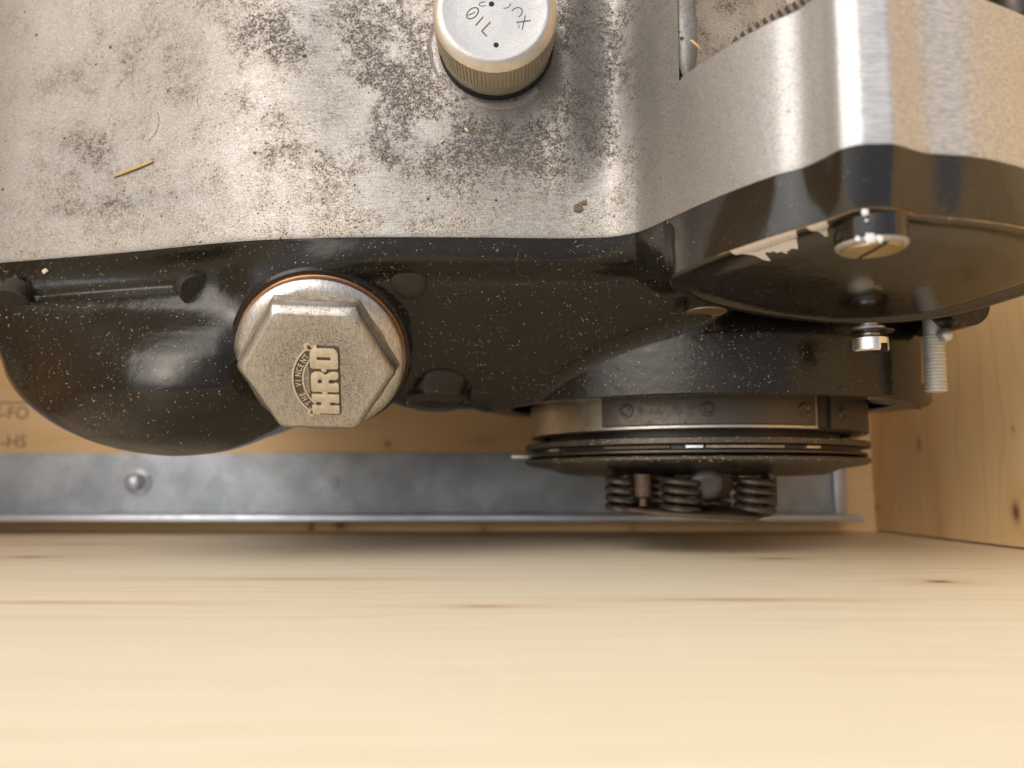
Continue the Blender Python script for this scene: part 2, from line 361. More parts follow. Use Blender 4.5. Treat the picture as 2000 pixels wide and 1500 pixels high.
M['spring'] = mat_metal('oiled_spring_steel', (.085, .070, .058), .26, .85, .6, (.04, .024, .014), .8)
def mat_galv():
    b = NB('galvanised_steel'); o = b.obj; v = b.vor(b.map(o, (1, 1, 1), loc=(2, 2, 0)), .14); c = b.sep(v.outputs["Color"])
    n = b.noise(o, .05, 4, .6); f = b.noise(o, 1.2, 3, .6); sc = b.noise(b.map(o, (.15, 3, 3), (0, 0, 8)), 1.0, 3, .7)
    col = b.mix(b.math('MULTIPLY', c[0], .55), (.54, .59, .64), (.40, .45, .49))
    col = b.mix(b.ramp(n, [(.42, 0), (.62, .5)]), col, (.24, .27, .30)); col = b.mix(b.math('MULTIPLY', b.ramp(sc, [(.55, 0), (.7, 1)]), .35), col, (.62, .65, .68))
    col = b.mix(b.math('MULTIPLY', b.ramp(f, [(.56, 0), (.70, 1)]), .4), col, (.14, .15, .16))
    return b.set(color=col, rough=b.math('ADD', .52, b.math('MULTIPLY', c[1], .12)), metal=.35, normal=b.bump(b.math('ADD', f, c[2]), .35, .00012))
M['galv'] = mat_galv()
M['galvedge'] = mat_metal('bright_galvanised_edge', (.62, .66, .72), .38, .8, .3, (.35, .38, .42), .12)
M['hole'] = NB('dark_hole').set(color=(.006, .005, .005), rough=.8)
M['groovedark'] = NB('stamped_letter_shadow').set(color=(.10, .085, .075), rough=.7, metal=.2)
M['chip'] = mat_metal('bare_metal_chip', (.80, .76, .74), .5, .35, .3, (.45, .40, .37), 1.2)
M['wornedge'] = mat_metal('worn_enamel_edge', (.42, .38, .32), .5, .4, .6, (.10, .08, .06), 1.5)
M['red'] = NB('red_sealant').set(color=(.32, .06, .04), rough=.5)
M['straw'] = NB('straw').set(color=(.55, .36, .13), rough=.55)
M['woodflake'] = NB('wood_flake').set(color=(.58, .48, .31), rough=.7)
M['dirt'] = NB('dark_grit').set(color=(.045, .032, .025), rough=.8)
def kn(f, items): return [f(px, py) + (a_, b_, c_) for px, py, a_, b_, c_ in items]
M['side'] = mat_pine('pale_pine', 'x', 'z', (.87, .775, .575), (.60, .35, .16), 6.0, .45, kn(side_xy, [(1835, 1136, 3.2, 2.4, .9), (60, 1088, 7, 3, .6), (1515, 1091, 7, 2.5, .5), (150, 1063, 9, 3, .35), (1430, 1171, 13, 1.0, .5), (945, 1184, 6, .8, .7), (100, 1177, 14, .8, .45), (560, 1131, 16, 1.5, .2)]), .45, .03, 0.0, .6)
M['floorwood'] = mat_pine('orange_pine', 'x', 'y', (.82, .58, .31), (.58, .33, .14), 8.0, .25, kn(flo_xy, [(758, 868, 1.6, 1.4, .8), (608, 1030, 1.6, 4, .8), (665, 1026, 3, 2.2, .9), (945, 1037, 2, 2, .7), (940, 862, 9, 3, .25), (1238, 1034, 1.5, 1.5, .6)]), .5, .35, 4.0)
M['endwood'] = mat_pine('end_panel_pine', 'y', 'z', (.84, .61, .32), (.60, .35, .15), 11.0, .45, kn(end_yz, [(1795, 868, 3, 1.6, .7), (1984, 1000, 4, 2.4, 1.0), (1712, 992, 2, 2.5, .5), (1978, 838, 1.2, .8, .6), (1838, 1060, 25, 3, .2)]), .5, .30, 8.0)
M['ink'] = NB('faded_ink').set(color=(.22, .15, .08), rough=.7)
M['ground'] = NB('ground').set(color=(.22, .20, .18), rough=.9)
AL = (0., 0., -1.)           # the engine's sideways axis (down the picture) in its own frame

# ---------------------------------------------------------------- ground and crate
g = MB(); g.add([(-6000, -6000, -60), (6000, -6000, -60), (6000, 6000, -60), (-6000, 6000, -60)], [(0, 1, 2, 3)])
build('ground', g, M['ground'], conv=lambda v: v*S, weld=0, kind='structure')
I3 = np.eye(3)
def wbox(name, lo, hi, mat, parent, bev=.6, label=None):   # world axes, mm
    lo = np.array(lo, float); hi = np.array(hi, float); h = (hi-lo)/2
    return build(name, box(MB(), (lo+hi)/2, *I3, *h, bev), mat, parent, conv=lambda v: v*S, label=label)
crate = empty('wooden_crate', (0, 0, 0), 'open pine crate of pale boards that the black and silver engine stands in', 'crate')
XR, YN, YF, XL, TOP = 163., -20., 330., -330., 292.
fl = [(-20, 79.5), (80.5, 179.5), (180.5, 330)]
for a_, b_ in fl:
    wbox('bottom_board', (XL-18, a_, -18), (XR+18, b_, 0), M['floorwood'], crate)
wbox('side_board', (XL-18, YN-18, -18), (XR+18, YN, TOP), M['side'], crate, label='pale cream side board nearest the camera')
wbox('side_board', (XL-18, YF, -18), (XR+18, YF+18, TOP), M['side'], crate)
# end panel: upright battens side by side
for a_, b_ in ((.5, 232), (232.25, TOP)):
    wbox('end_board', (XR, -19.4, a_), (XR+18, 329.6, b_), M['endwood'], crate, bev=.3)
    wbox('end_board', (XL-18, -19.4, a_), (XL, 329.6, b_), M['endwood'], crate, bev=.3)
def text_mesh(txt, size, conv_fn, mat, name, parent, ext=.0, offset=0.0, label=None):
    cu = bpy.data.curves.new(name, 'FONT'); cu.body = txt; cu.size = size; cu.extrude = ext; cu.offset = offset; cu.resolution_u = 4
    ob = bpy.data.objects.new(name, cu); scene.collection.objects.link(ob)
    dg = bpy.context.evaluated_depsgraph_get(); me = bpy.data.meshes.new_from_object(ob.evaluated_get(dg))
    V = np.array([tuple(v.co) for v in me.vertices]); F = [tuple(p.vertices) for p in me.polygons]
    bpy.data.objects.remove(ob); mb = MB().add(V, F)
    return build(name, mb, mat, parent, conv=conv_fn, smooth=False, label=label)
# faint stamps on the crate bottom
def onfloor(px, py):
    p = fat(px, py, H); return np.array([p[0], p[2]])
for txt, x0, y0, hpx in (('S-FO', -14, 818, 26), ('-HS', 0, 874, 24)):
    c = onfloor(x0, y0)
    text_mesh(txt, 8.0, lambda v, c=c: np.stack([v[:, 0]+c[0], v[:, 1]+c[1], .12+v[:, 2]], -1)*S, M['ink'], 'stamped_text', crate)
mb = MB(); a_ = onfloor(-20, 788); b_ = onfloor(75, 788)
mb.add([(a_[0], a_[1], .12), (b_[0], b_[1], .12), (b_[0], b_[1]+.7, .12), (a_[0], a_[1]+.7, .12)], [(0, 1, 2, 3)])
build('stamped_line', mb, M['ink'], crate, conv=lambda v: v*S, weld=0)

# ---------------------------------------------------------------- galvanised angle iron on the crate bottom
iron = empty('angle_iron', (0, 0, 0), 'long grey galvanised angle iron lying screwed to the crate bottom', 'angle iron')
y_lo = fat(1000, 1003, H)[2]; y_hi = fat(1000, 886, H)[2]
wbox('flat_leg', (-300, y_lo, .05), (149, y_hi, 2.2), M['galv'], iron, .4)
wbox('standing_leg', (-300, y_lo-2.6, 0), (147.5, y_lo-.02, 22), M['galvedge'], iron, .5)
wbox('end_lip', (143.5, y_lo+.05, 2.25), (148.5, y_hi-5, 5), M['galvedge'], iron, .5)
def wpt(px, py, d=H): return fat(px, py, d)[0], fat(px, py, d)[2]
for (px, py, r1) in ((268, 942, 4.4), (650, 942, 2.6)):
    x_, y_ = wpt(px, py, H-3); mb = MB()
    if r1 > 4: lathe(mb, [(r1+1.6, 0), (r1+1.5, .8), (r1*.95, 1.6), (r1*.9, 3.2), (r1*.7, 4.6), (r1*.35, 5.4), (.01, 5.5)], (x_, y_, 2.2), (0, 0, 1), 32)
    else: lathe(mb, [(r1, -.4), (r1, .3), (r1*.6, .5), (r1*.5, .1), (.01, .1)], (x_, y_, 2.2), (0, 0, 1), 24)
    build('screw_head' if r1 > 4 else 'rivet', mb, M['galvedge'] if r1 > 4 else M['galv'], iron, conv=lambda v: v*S)

# ================================================================ ENGINE
engine = empty('motorcycle_engine', (0, 0, 0), 'motorcycle engine with silver alloy crankcase above black gear cover, standing in the crate', 'engine')
PART = [(-120, 526), (0, 513), (100, 505), (200, 497), (300, 488), (400, 478), (500, 470), (600, 466), (750, 463), (900, 463), (1100, 465),
        (1180, 463), (1240, 454), (1300, 430), (1370, 398), (1450, 365), (1520, 340), (1570, 326), (1610, 308), (1645, 290), (1690, 281),
        (1740, 280), (1780, 290), (1810, 298), (1900, 305), (2000, 327), (2100, 362), (2160, 395)]
WP = 50.8
pxs = np.concatenate([np.linspace(-120, 1200, 250), np.linspace(1203, 2160, 260)])
pcurve = atw(pxs, interp(pxs, PART), WP)           # joint line in the engine frame
X0, D0 = pcurve[:, 0], pcurve[:, 1]
def djoint(x): return np.interp(x, X0, D0)
# ---- silver crankcase
def silver_depth(x, w):
    d = djoint(x)
    t = (w - WP)
    # the left part swells gently, then falls away up the picture; a valley runs up beside the raised chest
    left = 1 - sstep(10, 34, x)
    swell = -2.2*np.exp(-((x+70)/46)**2)*np.exp(-((w-76)/20)**2) - 4.0*np.exp(-((x-14)/6.5)**2)*sstep(55, 85, w)
    swell += 5.0*np.exp(-((x-29)/5.5)**2)*sstep(60, 85, w)
    swell += 3.0*np.exp(-((x+38)/15)**2)*sstep(62, 92, w)
    swell += 4.5*sstep(70, 125, w)*sstep(-40, -140, x)
    roll = .35*np.exp(-t/.6)
    slope = (0.10*t - .0012*t*t)
    boss = -1.2*np.exp(-(((x+3.9)/20)**2 + ((w-96)/20)**2)**2)
    return d + (swell + slope*.6 + boss)*np.where(x > 34, 0, 1)*left + roll*.6
xa = np.unique(np.concatenate([X0, np.linspace(20, 40, 30)])); xa = xa[xa <= X0[-1]]
XS = 36.2
mb = MB()
ws = np.concatenate([WP + np.array([0, .25, .6, 1.2, 2, 3, 4.5]), np.linspace(56.5, 80, 24)])
xx, wwv = np.meshgrid(xa, ws)
mb.grid(np.stack([xx, silver_depth(xx, wwv), wwv], -1))
xb = xa[xa < XS]; wb = np.linspace(80, 150, 60)
xx, wwv = np.meshgrid(xb, wb)
dd = silver_depth(xx, wwv)
mb.grid(np.stack([xx, dd, wwv], -1))
# side of the upper part, going down into the casting
col = np.stack([np.full(60, xb[-1]), silver_depth(np.full(60, xb[-1]), wb), wb], -1)
mb.grid(np.stack([col, col + [1.2, 6, 0], col + [2, 40, 0]], 0))
# turned-in lip at the joint and back wall, far left, far top
row = np.stack([xa, silver_depth(xa, np.full(len(xa), WP)), np.full(len(xa), WP)], -1)
mb.grid(np.stack([row, row + [0, 1.5, .3], row + [0, 60, .3]], 0))
xt = xa[xa >= XS]; row = np.stack([xt, silver_depth(xt, np.full(len(xt), 80.)), np.full(len(xt), 80.)], -1)
mb.grid(np.stack([row, row + [0, .15, .35], row + [0, .6, .6], row + [0, 3.5, .6], row + [0, 3.8, -4]], 0))
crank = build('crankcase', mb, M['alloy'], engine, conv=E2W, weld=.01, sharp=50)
# ---- raised chest at the right: closed wall under its rim
def cover_w(d): return 40.6 - .131*(d - 125)
def cov(px, py):
    k, t = ray(px, py, PE); d = (40.6 + .131*125)/(t + .131); return np.array([k*d, d])
rim_px = [(1306, 548), (1316, 536), (1340, 524), (1380, 506), (1420, 491), (1470, 474), (1520, 457), (1570, 443), (1610, 431), (1640, 419),
          (1665, 410), (1700, 405), (1735, 406), (1765, 411), (1790, 418), (1830, 423), (1900, 428), (2000, 442), (2080, 468), (2120, 500), (2110, 535),
          (2060, 560), (2000, 578), (1930, 600), (1850, 619), (1780, 629), (1700, 634), (1640, 634), (1560, 627), (1480, 616), (1400, 600), (1345, 583), (1315, 565)]
def smooth_loop(P, n=260, it=2):
    P = np.asarray(P, float)
    for _ in range(it+1):
        Q = np.roll(P, -1, 0); P = np.stack([.75*P+.25*Q, .25*P+.75*Q], 1).reshape(-1, 2)
    L = np.r_[0, np.cumsum(np.linalg.norm(np.diff(np.r_[P, P[:1]], axis=0), axis=1))]
    t = np.linspace(0, L[-1], n, endpoint=False); PP = np.r_[P, P[:1]]
    return np.stack([np.interp(t, L, PP[:, 0]), np.interp(t, L, PP[:, 1])], -1)
rim = smooth_loop([cov(*p) for p in rim_px])
NR = len(rim)
# upper outline at the joint plane: where the joint curve exists follow it, else the rim grown slightly
up = np.array([atw(px, interp(px, PART), WP)[:2] for px in np.linspace(1262, 2100, 90)])
low = rim[(rim[:, 1] > 150)]
def nearest_on(poly, p): return poly[np.argmin(((poly-p)**2).sum(1))]
# blend: for each rim point find matching joint point
ctr = np.array([75., 165.])
ang = np.unwrap(np.arctan2(rim[:, 1]-ctr[1], rim[:, 0]-ctr[0]))
lower_px = [(1300, 560), (1340, 600), (1420, 612), (1560, 634), (1700, 640), (1850, 626), (1950, 600), (2080, 560), (2125, 520), (2130, 470)]
low_pts = np.array([cov(*p) for p in lower_px[::-1]])
jl = np.concatenate([up[2:], low_pts[1:]], 0)
jl = smooth_loop(jl, 400, 1)
def ray_hit(poly, c, a):     # outline radius at an angle
    pa = np.arctan2(poly[:, 1]-c[1], poly[:, 0]-c[0]); pr = np.hypot(poly[:, 1]-c[1], poly[:, 0]-c[0])
    o = np.argsort(pa); return np.interp(a, pa[o], pr[o], period=2*math.pi)
rj = ray_hit(jl, ctr, ang)
joint = ctr + np.stack([np.cos(ang)*rj, np.sin(ang)*rj], -1)
def loop3(P2, w): return np.concatenate([P2, (np.zeros(len(P2))+w)[:, None]], 1)
# silver chest (right), from joint up to w=80, with a rim lip
top_in = ctr + (joint-ctr)*.955
jin = ctr+(joint-ctr)*.975
chest = MB(); rows = [loop3(jin, WP+.4), loop3(jin, 60), loop3(jin, 78), loop3(top_in, 78.4), loop3(top_in, 72), loop3(ctr+(joint-ctr)*.6, 70), loop3(ctr+(joint-ctr)*.01, 70)]
chest.grid(np.array(rows), closed=True)
build('side_chest', chest, M['alloy_polished'], engine, conv=E2W, sharp=50)
# ---- black end cover: band between joint and rim, recessed domed face
rn = np.roll(rim, -1, 0)-np.roll(rim, 1, 0); rn = np.stack([rn[:, 1], -rn[:, 0]], -1); rn /= np.linalg.norm(rn, axis=1)[:, None]
if ((rim+rn-ctr)**2).sum() > ((rim-ctr)**2).sum(): rn = -rn          # inward
def inset(k): return rim + rn*k
def cw(P2, off=0.): return np.concatenate([P2, (cover_w(P2[:, 1])+off)[:, None]], 1)
cvm = MB(); rows = [loop3(joint+0, WP-.15)]
for t in (.02, .25, .5, .75, .96):
    rows.append(cw(joint*(1-t)+rim*t, 0)*np.array([1, 1, 0]) + np.array([0, 0, 1])*((WP-.15)*(1-t) + cover_w(rim[:, 1])*t)[:, None])
rows.append(cw(rim, .12)); rows.append(cw(inset(.25), .0)); rows.append(cw(inset(1.0), -.25)); rows.append(cw(inset(2.2), -.2))
c2 = np.array([78., 158.])
def toward(f): return c2 + (inset(2.2)-c2)*f
for f in np.r_[.985, .965, .94, .9, np.linspace(.85, .03, 16), .003]: rows.append(cw(toward(f), .75*math.exp(-((f-.91)/.05)**2) - 1.0*(1-f*f)**1.5))
cvm.grid(np.array(rows), closed=True)
endcover = build('end_cover', cvm, M['black_gloss'], engine, conv=E2W, sharp=40, label='glossy black end cover with chipped paint along its edge')

# ---- main black gear cover (left and middle) and the clutch housing that grows out of it
LOW = [(-120, 560), (-60, 640), (-20, 680), (0, 700), (12, 735), (35, 770), (60, 795), (120, 836), (200, 869), (280, 886), (340, 891), (420, 885), (480, 869), (530, 846), (570, 822),
       (600, 806), (700, 792), (760, 788), (800, 797), (860, 800), (920, 800), (950, 806), (975, 803), (1010, 792), (1040, 787), (1100, 780), (1200, 773), (1300, 768),
       (1400, 766), (1500, 766), (1600, 769), (1700, 775), (1760, 782), (1790, 790), (1800, 800)]
TAB = {  # picture column: (row, depth)
 -120: [(560, 197), (640, 205)],
 20:  [(560, 194), (600, 194), (650, 196), (700, 200), (760, 208)],
 150: [(550, 190.5), (600, 189), (650, 186), (700, 184), (750, 184.5), (800, 188), (850, 196)],
 290: [(545, 187), (600, 184.5), (650, 180), (700, 176.5), (750, 175), (800, 176.5), (850, 181), (885, 187)],
 420: [(520, 181), (560, 182.5), (600, 181.5), (650, 178.5), (700, 176.8), (750, 176.8), (800, 179), (850, 184), (885, 190)],
 510: [(520, 176), (560, 177), (600, 179), (650, 181), (700, 182), (750, 184), (800, 187), (860, 195)],
 628: [(510, 171.6), (545, 174), (600, 179), (650, 183), (700, 187), (780, 193), (820, 198)],
 760: [(508, 171.6), (522, 173.6), (548, 177.5), (560, 178.4), (600, 182), (650, 187), (700, 192), (750, 198), (790, 205)],
 850: [(508, 171.6), (522, 173.8), (548, 178.2), (560, 179), (600, 183), (650, 189.5), (700, 196.5), (750, 204.5), (790, 212)],
 1000: [(508, 171.6), (522, 174), (548, 178.5), (560, 179.2), (600, 183.6), (650, 190.5), (700, 198.5), (750, 207.5), (800, 217)],
 1150: [(508, 171.8), (522, 174), (548, 178.5), (560, 179.4), (600, 184.5), (650, 192), (700, 200), (750, 209), (800, 218)],
 1240: [(500, 168.5), (522, 173), (548, 179), (560, 180), (600, 185), (650, 192), (700, 200), (750, 209), (800, 218)],
 1270: [(490, 161.5), (520, 163.5), (540, 170), (556, 178.5), (600, 185), (650, 192), (700, 200), (750, 209), (800, 218)],
 1330: [(450, 153.6), (500, 153.2), (535, 154.5), (552, 166), (564, 179), (580, 182), (600, 185.5), (650, 192), (700, 201), (750, 210), (800, 219)],
 1300: [(480, 155.6), (520, 155.4), (540, 159), (556, 174), (566, 180), (600, 185), (650, 192), (700, 200), (750, 209), (800, 218)],
 1380: [(450, 160), (520, 178), (560, 182), (600, 185.5), (650, 192), (700, 202), (800, 220)],
 1500: [(450, 168), (520, 184), (600, 196), (650, 204), (700, 214), (800, 230)],
 1810: [(450, 175), (520, 190), (600, 205), (650, 214), (700, 225), (800, 245)]}
cols = sorted(TAB)
def table_depth(px, py):
    out = []
    for c in cols:
        d0 = float(atw(c, interp(c, PART), WP)[1]) if c < 1310 else float(atw(c, interp(c, PART), WP)[1]) + 3
        y0 = float(interp(c, PART)); out.append(interp(py, [(y0, d0)] + TAB[c]))
    out = np.array(out); cx = np.array(cols, float); i = np.clip(np.searchsorted(cx, px) - 1, 0, len(cx)-2)
    t = (px - cx[i])/(cx[i+1]-cx[i]); t = np.clip(t, 0, 1)
    m = lambda j: np.take_along_axis(out, np.clip(j, 0, len(cx)-1)[None], 0)[0]
    a, b, c_, d_ = m(i-1), m(i), m(i+1), m(i+2)          # Hermite with uneven columns
    h = cx[i+1]-cx[i]; hm = cx[i]-cx[np.clip(i-1, 0, 99)]; hp = cx[np.clip(i+2, 0, len(cx)-1)]-cx[i+1]
    m1 = (c_-a)/np.maximum(h+hm, 1)*h; m2 = (d_-b)/np.maximum(h+hp, 1)*h
    return (2*t**3-3*t**2+1)*b + (t**3-2*t**2+t)*m1 + (-2*t**3+3*t**2)*c_ + (t**3-t**2)*m2
CX, CD, CR = 64., 262., 74.5
def cyl_depth(px, py):
    k, t = ray(px, py, PE); A = k*k+1; B = -2*(k*CX+CD); C = CX*CX+CD*CD-CR*CR
    disc = B*B-4*A*C; d = np.where(disc > 0, (-B-np.sqrt(np.maximum(disc, 0)))/(2*A), CD*1.05)
    w = t*d; return d + .10*np.clip(w-30.5, 0, 30)**2
def black_depth(px, py):
    d = table_depth(px, py)
    # groove from the left screw to the one above the bulge
    yl = 581 - (px-60)*.078; on = sstep(40, 80, px)*(1-sstep(335, 365, px))
    d = d + on*1.3*np.exp(-((py-yl)/11)**2)
    # lower edge rolls away
    yl = interp(px, LOW); t = np.clip((yl-py)/26, 0, 1); left = px < 960
    d = d + np.where(left, 9*(1-np.sqrt(1-(1-t)**2*.98)), 0)
    return smin(d, cyl_depth(px, py), 3.0)
gx = np.concatenate([np.linspace(-120, 1240, 420), np.linspace(1243, 1800, 230)])
nv = 230; vv = np.linspace(0, 1, nv)**.92
G = np.zeros((nv+5, len(gx), 3))
yt = interp(gx, PART) + .6; yt = np.where(gx > 1420, interp(gx, PART)+60, yt)
yb = interp(gx, LOW)
for i, v in enumerate(vv):
    py = yt*(1-v) + yb*v; P = atd(gx, py, black_depth(gx, py))
    if i == 0: P[:, 1] += .0
    G[i+1] = P
G[0] = G[1] + [0, 8, 0]
e = G[nv]
for j, (dd_, dw) in enumerate(((1.0, .15), (4, .3), (10, 1.5), (30, 4))): G[nv+1+j] = e + np.array([0, dd_, dw])
mb = MB().grid(G)
cover = build('gear_cover', mb, M['black'], engine, conv=E2W, sharp=60, label='dusty black cover with round bulge at the left')
def surf(px, py, lift=0.0):      # point on the black cover
    return atd(px, py, float(black_depth(np.array([float(px)]), np.array([float(py)]))[0]) - lift)
# clutch housing: rim ring, inner wall, roof
mb = MB(); lathe(mb, [(CR-.2, 20), (CR, 15.8), (CR-.8, 15), (CR-9, 15), (CR-10, 15.6), (CR-10.5, 34), (5, 34)], (CX, CD, 0), (0, 0, 1), 140, cap=False)
build('clutch_housing', mb, M['black'], engine, conv=E2W)
# ---- hidden lower body so that the engine stands on the crate bottom
mb = MB(); box(mb, (-20, 262, 105), *I3, 128, 52, 49, 4)
box(mb, (40, 245, 62), *I3, 40, 40, 20, 3)
lower = build('lower_crankcase', mb, M['alloy'], engine, conv=E2W)
mb = MB(); box(mb, (-20, H-14, 60), *I3, 90, 13.8, 20, 2)
build('engine_foot', mb, M['alloy'], engine, conv=F2W)

# ---- rough casting behind the chest, with its rib
mb = MB(); xs_ = np.linspace(36.6, 66, 40); wz = np.linspace(78, 150, 60); xx, wv_ = np.meshgrid(xs_, wz)
mb.grid(np.stack([xx, 158 + .25*(xx-36) + .08*(wv_-80) , wv_], -1))
mb.grid(np.stack([np.stack([xs_, 158+.25*(xs_-36), 78+0*xs_], -1), np.stack([xs_, 175+0*xs_, 78+0*xs_], -1)]))
build('cylinder_seat', mb, M['cast'], engine, conv=E2W)
mb = MB(); n = 26; ww_ = np.linspace(82, 150, n); ths = np.linspace(0, math.pi, 9)
P = np.zeros((n, 9, 3)); rg = np.random.default_rng(3); jit = np.cumsum(rg.normal(0, .12, n))
for i in range(n):
    rw = 2.5*min(1, (i+.9)/2.2)
    for j, t in enumerate(ths): P[i, j] = (38.2 + jit[i]*.5 - math.cos(t)*rw, 154.3 - math.sin(t)*1.6*min(1, (i+.4)/2) + (0 if 0 < j < 8 else 5) + rg.normal(0, .16), ww_[i]-.35*math.sin(t))
mb.grid(P); build('casting_rib', mb, M['alloy_cast'], engine, conv=E2W, sharp=70)
# row of worn ridges along the chest's upper edge
mb = MB(); pts = [(1436, 91), (1450, 82), (1465, 74), (1479, 66), (1493, 58), (1507, 50), (1521, 42), (1535, 34), (1549, 26), (1563, 19), (1577, 12)]
for i, (px, py) in enumerate(pts):
    o_ = atd(px, py-3, 150-i*.6); box(mb, o_, np.array([.86, 0, .5]), np.array([0, 1, 0]), np.array([-.5, 0, .86]), .50, 3, .9+.3*math.sin(i*.33), .25)
build('serrated_edge', mb, M['hexdirt'], engine, conv=E2W)

# ================================================================ oil filler cap
oc = atd(966, 17, 155.); oc_c = oc.copy()
def capmod(i, th, r, h):
    if cap_prof[i][2]: return .16*np.sign(np.sin(th*96)) + (.07 if i % 2 else -.07)
    return 0*th
cap_prof = [(12.2, 0.0, 0), (12.6, -.15, 0), (13.95, -1.7, 0)] + [(13.75, -2.1-.5*k, 1) for k in range(15)] + [(13.45, -9.7, 0), (13.45, -13.2, 0), (12.6, -13.4, 0), (12.6, -16, 0)]
mb = MB(); lathe(mb, [(r, h) for r, h, _ in cap_prof], oc, (0, -1, 0), 768, capmod, cap=False)
oilcap = build('oil_filler_cap', mb, M['cap'], engine, conv=E2W, sharp=30, label='knurled round oil filler cap stamped OIL')
mb = MB(); lathe(mb, [(12.2, 0), (11.9, .12), (11.4, .02), (6, .03), (.01, .03)], oc, (0, -1, 0), 96, cap=False); build('cap_face', mb, M['capface'], oilcap, conv=E2W)
mb = MB()
for px, py, r_ in ((960, 8, .62), (969, 88, .6), (936, -40, .6)):
    p = atd(px, py, 155.); mb2 = lathe(mb, [(r_, .0), (r_, .055), (.01, .055)], (p[0], 155., p[2]), (0, -1, 0), 20)
build('vent_hole', mb, M['hole'], oilcap, conv=E2W)
def stroke(mb, pts, r):
    P = np.array([atd(a, b, 155.) for a, b in pts]); P[:, 1] = 154.95
    T = np.gradient(P, axis=0); T /= np.linalg.norm(T, axis=1)[:, None]; N = np.stack([T[:, 2], 0*T[:, 1], -T[:, 0]], -1)
    mb.grid(np.stack([P-N*r*1.5, P+N*r*1.5]))
def ell(cx, cy, a, b, rot, t0=0, t1=360, n=22):
    t = np.radians(np.linspace(t0, t1, n)); c, s = math.cos(R(rot)), math.sin(R(rot))
    x = a*np.cos(t); y = b*np.sin(t); return list(zip(cx+x*c-y*s, cy+x*s+y*c))
mb = MB()
stroke(mb, ell(923, 26, 13.5, 8.5, -42), .10); stroke(mb, [(914, 30), (928, 24)], .09)
stroke(mb, [(944, 33), (929, 50)], .11); stroke(mb, [(958, 43), (941, 61)], .11); stroke(mb, [(941, 61), (951, 71)], .11)
stroke(mb, ell(1009, 25, 12, 9, -35, -120, 100), .08); stroke(mb, [(1009, 44), (1037, 40)], .10); stroke(mb, [(1026, 30), (1020, 58)], .08)
stroke(mb, ell(944, 8, 8, 4, -10, 60, 300), .07); stroke(mb, ell(990, 11, 8, 4, -30, 0, 180), .07); stroke(mb, [(1013, 48), (1014, 55)], .06)
build('stamped_lettering', mb, M['groovedark'], oilcap, conv=E2W, weld=0)
mb = MB(); lathe(mb, [(13.0, -13.3), (13.9, -13.3), (13.9, -14.6), (13, -14.6)], oc, (0, -1, 0), 72, cap=False); build('rubber_seal', mb, M['hole'], oilcap, conv=E2W)
# seat ring cast on the crankcase
rg = np.random.default_rng(5); jag = np.convolve(rg.normal(0, 1, 180), np.ones(5)/5, 'same')
def seatmod(i, th, r, h): return (jag*.5*sstep(.15, .9, np.sin(th*1.0-2.2))*.6 if i >= 3 else 0*th)
mb = MB(); lathe(mb, [(12.6, -14.9), (14.3, -15.0), (15.2, -14.95), (15.7, -15.15), (16.1, -15.6), (17.2, -16.4), (18.6, -20)], oc, (0, -1, 0), 180, seatmod, cap=False)
build('filler_seat', mb, M['alloy'], engine, conv=E2W, sharp=60)

# ================================================================ big hexagon cap with copper washer
hc = atd(627, 698, 182.); ax = np.array([.08, -.84, -.545]); ax /= np.linalg.norm(ax)
hu = np.array([1., 0, 0]); hu -= ax*hu.dot(ax); hu /= np.linalg.norm(hu)
hv = np.cross(hu, ax); hv = hv if hv[2] > 0 else -hv
_c, _s = math.cos(R(-4.5)), math.sin(R(-4.5)); hu, hv = hu*_c + hv*_s, hv*_c - hu*_s
RF = 20.6
def disc(mb, prof, seg=96): return lathe(mb, prof, hc, ax, seg, hint=tuple(hu))
mb = MB(); disc(mb, [(RF+1.6, -14), (RF+1.8, -3.2), (RF+1.2, -2.4), (.1, -2.4)]); build('cap_boss', mb, M['black'], engine, conv=E2W)
mb = MB(); lathe(mb, [(RF-3, -2.4), (RF+.1, -2.2), (RF+.3, -1.85), (RF+.1, -1.5), (RF-3, -1.5)], hc, ax, 96, cap=False)
mb0 = MB(); disc(mb0, [(RF-.3, -1.5), (RF, -1.2), (RF, .6), (RF-.5, 1.4), (RF-2.0, 2.3), (RF-2.6, 2.5)])
hexcap = build('hexagon_cap', mb0, M['hex'], engine, conv=E2W, sharp=30, label='large worn hexagon cap embossed HRD')
build('copper_washer', mb, M['copper'], hexcap, conv=E2W)
# hexagon body: rounded hexagon loft with scalloped shoulder
nh = 144; th = np.linspace(0, 2*math.pi, nh, endpoint=False)
def hexr(rc, rnd):           # circumscribed radius rc, rounding towards circle
    a = (th + R(0)) % R(60) - R(30); ap = rc*math.cos(R(30)); r = ap/np.cos(a); return np.minimum(r, rc*(1-rnd))
def ring(r, h): return hc + np.outer(np.cos(th)*r, hu) + np.outer(np.sin(th)*r, hv) + ax*h
RH = 19.0
mb = MB(); rows = [ring(hexr(RH, .0), 1.5), ring(hexr(RH, .0), 2.2), ring(hexr(RH, .012), 6.3), ring(hexr(RH-.3, .02), 7.0), ring(hexr(RH-1.5, .02), 8.2), ring(hexr(RH-2.0, .02), 8.42), ring(hexr(RH-6, .0), 8.5), ring(hexr(2, 0), 8.5), ring(hexr(.01, 0), 8.5)]
mb.grid(np.array(rows), closed=True); build('hexagon', mb, M['hex'], hexcap, conv=E2W, sharp=25)
# grime sitting in the corner between flange and hexagon
mb = MB(); rr = hexr(RH+.05, 0); mb.grid(np.array([ring(rr, 3.4), ring(rr+.5, 2.75), ring(np.maximum(rr+.6, RF-3.2), 2.52)]), closed=True)
build('grime_fillet', mb, M['hexdirt'], hexcap, conv=E2W, sharp=60)
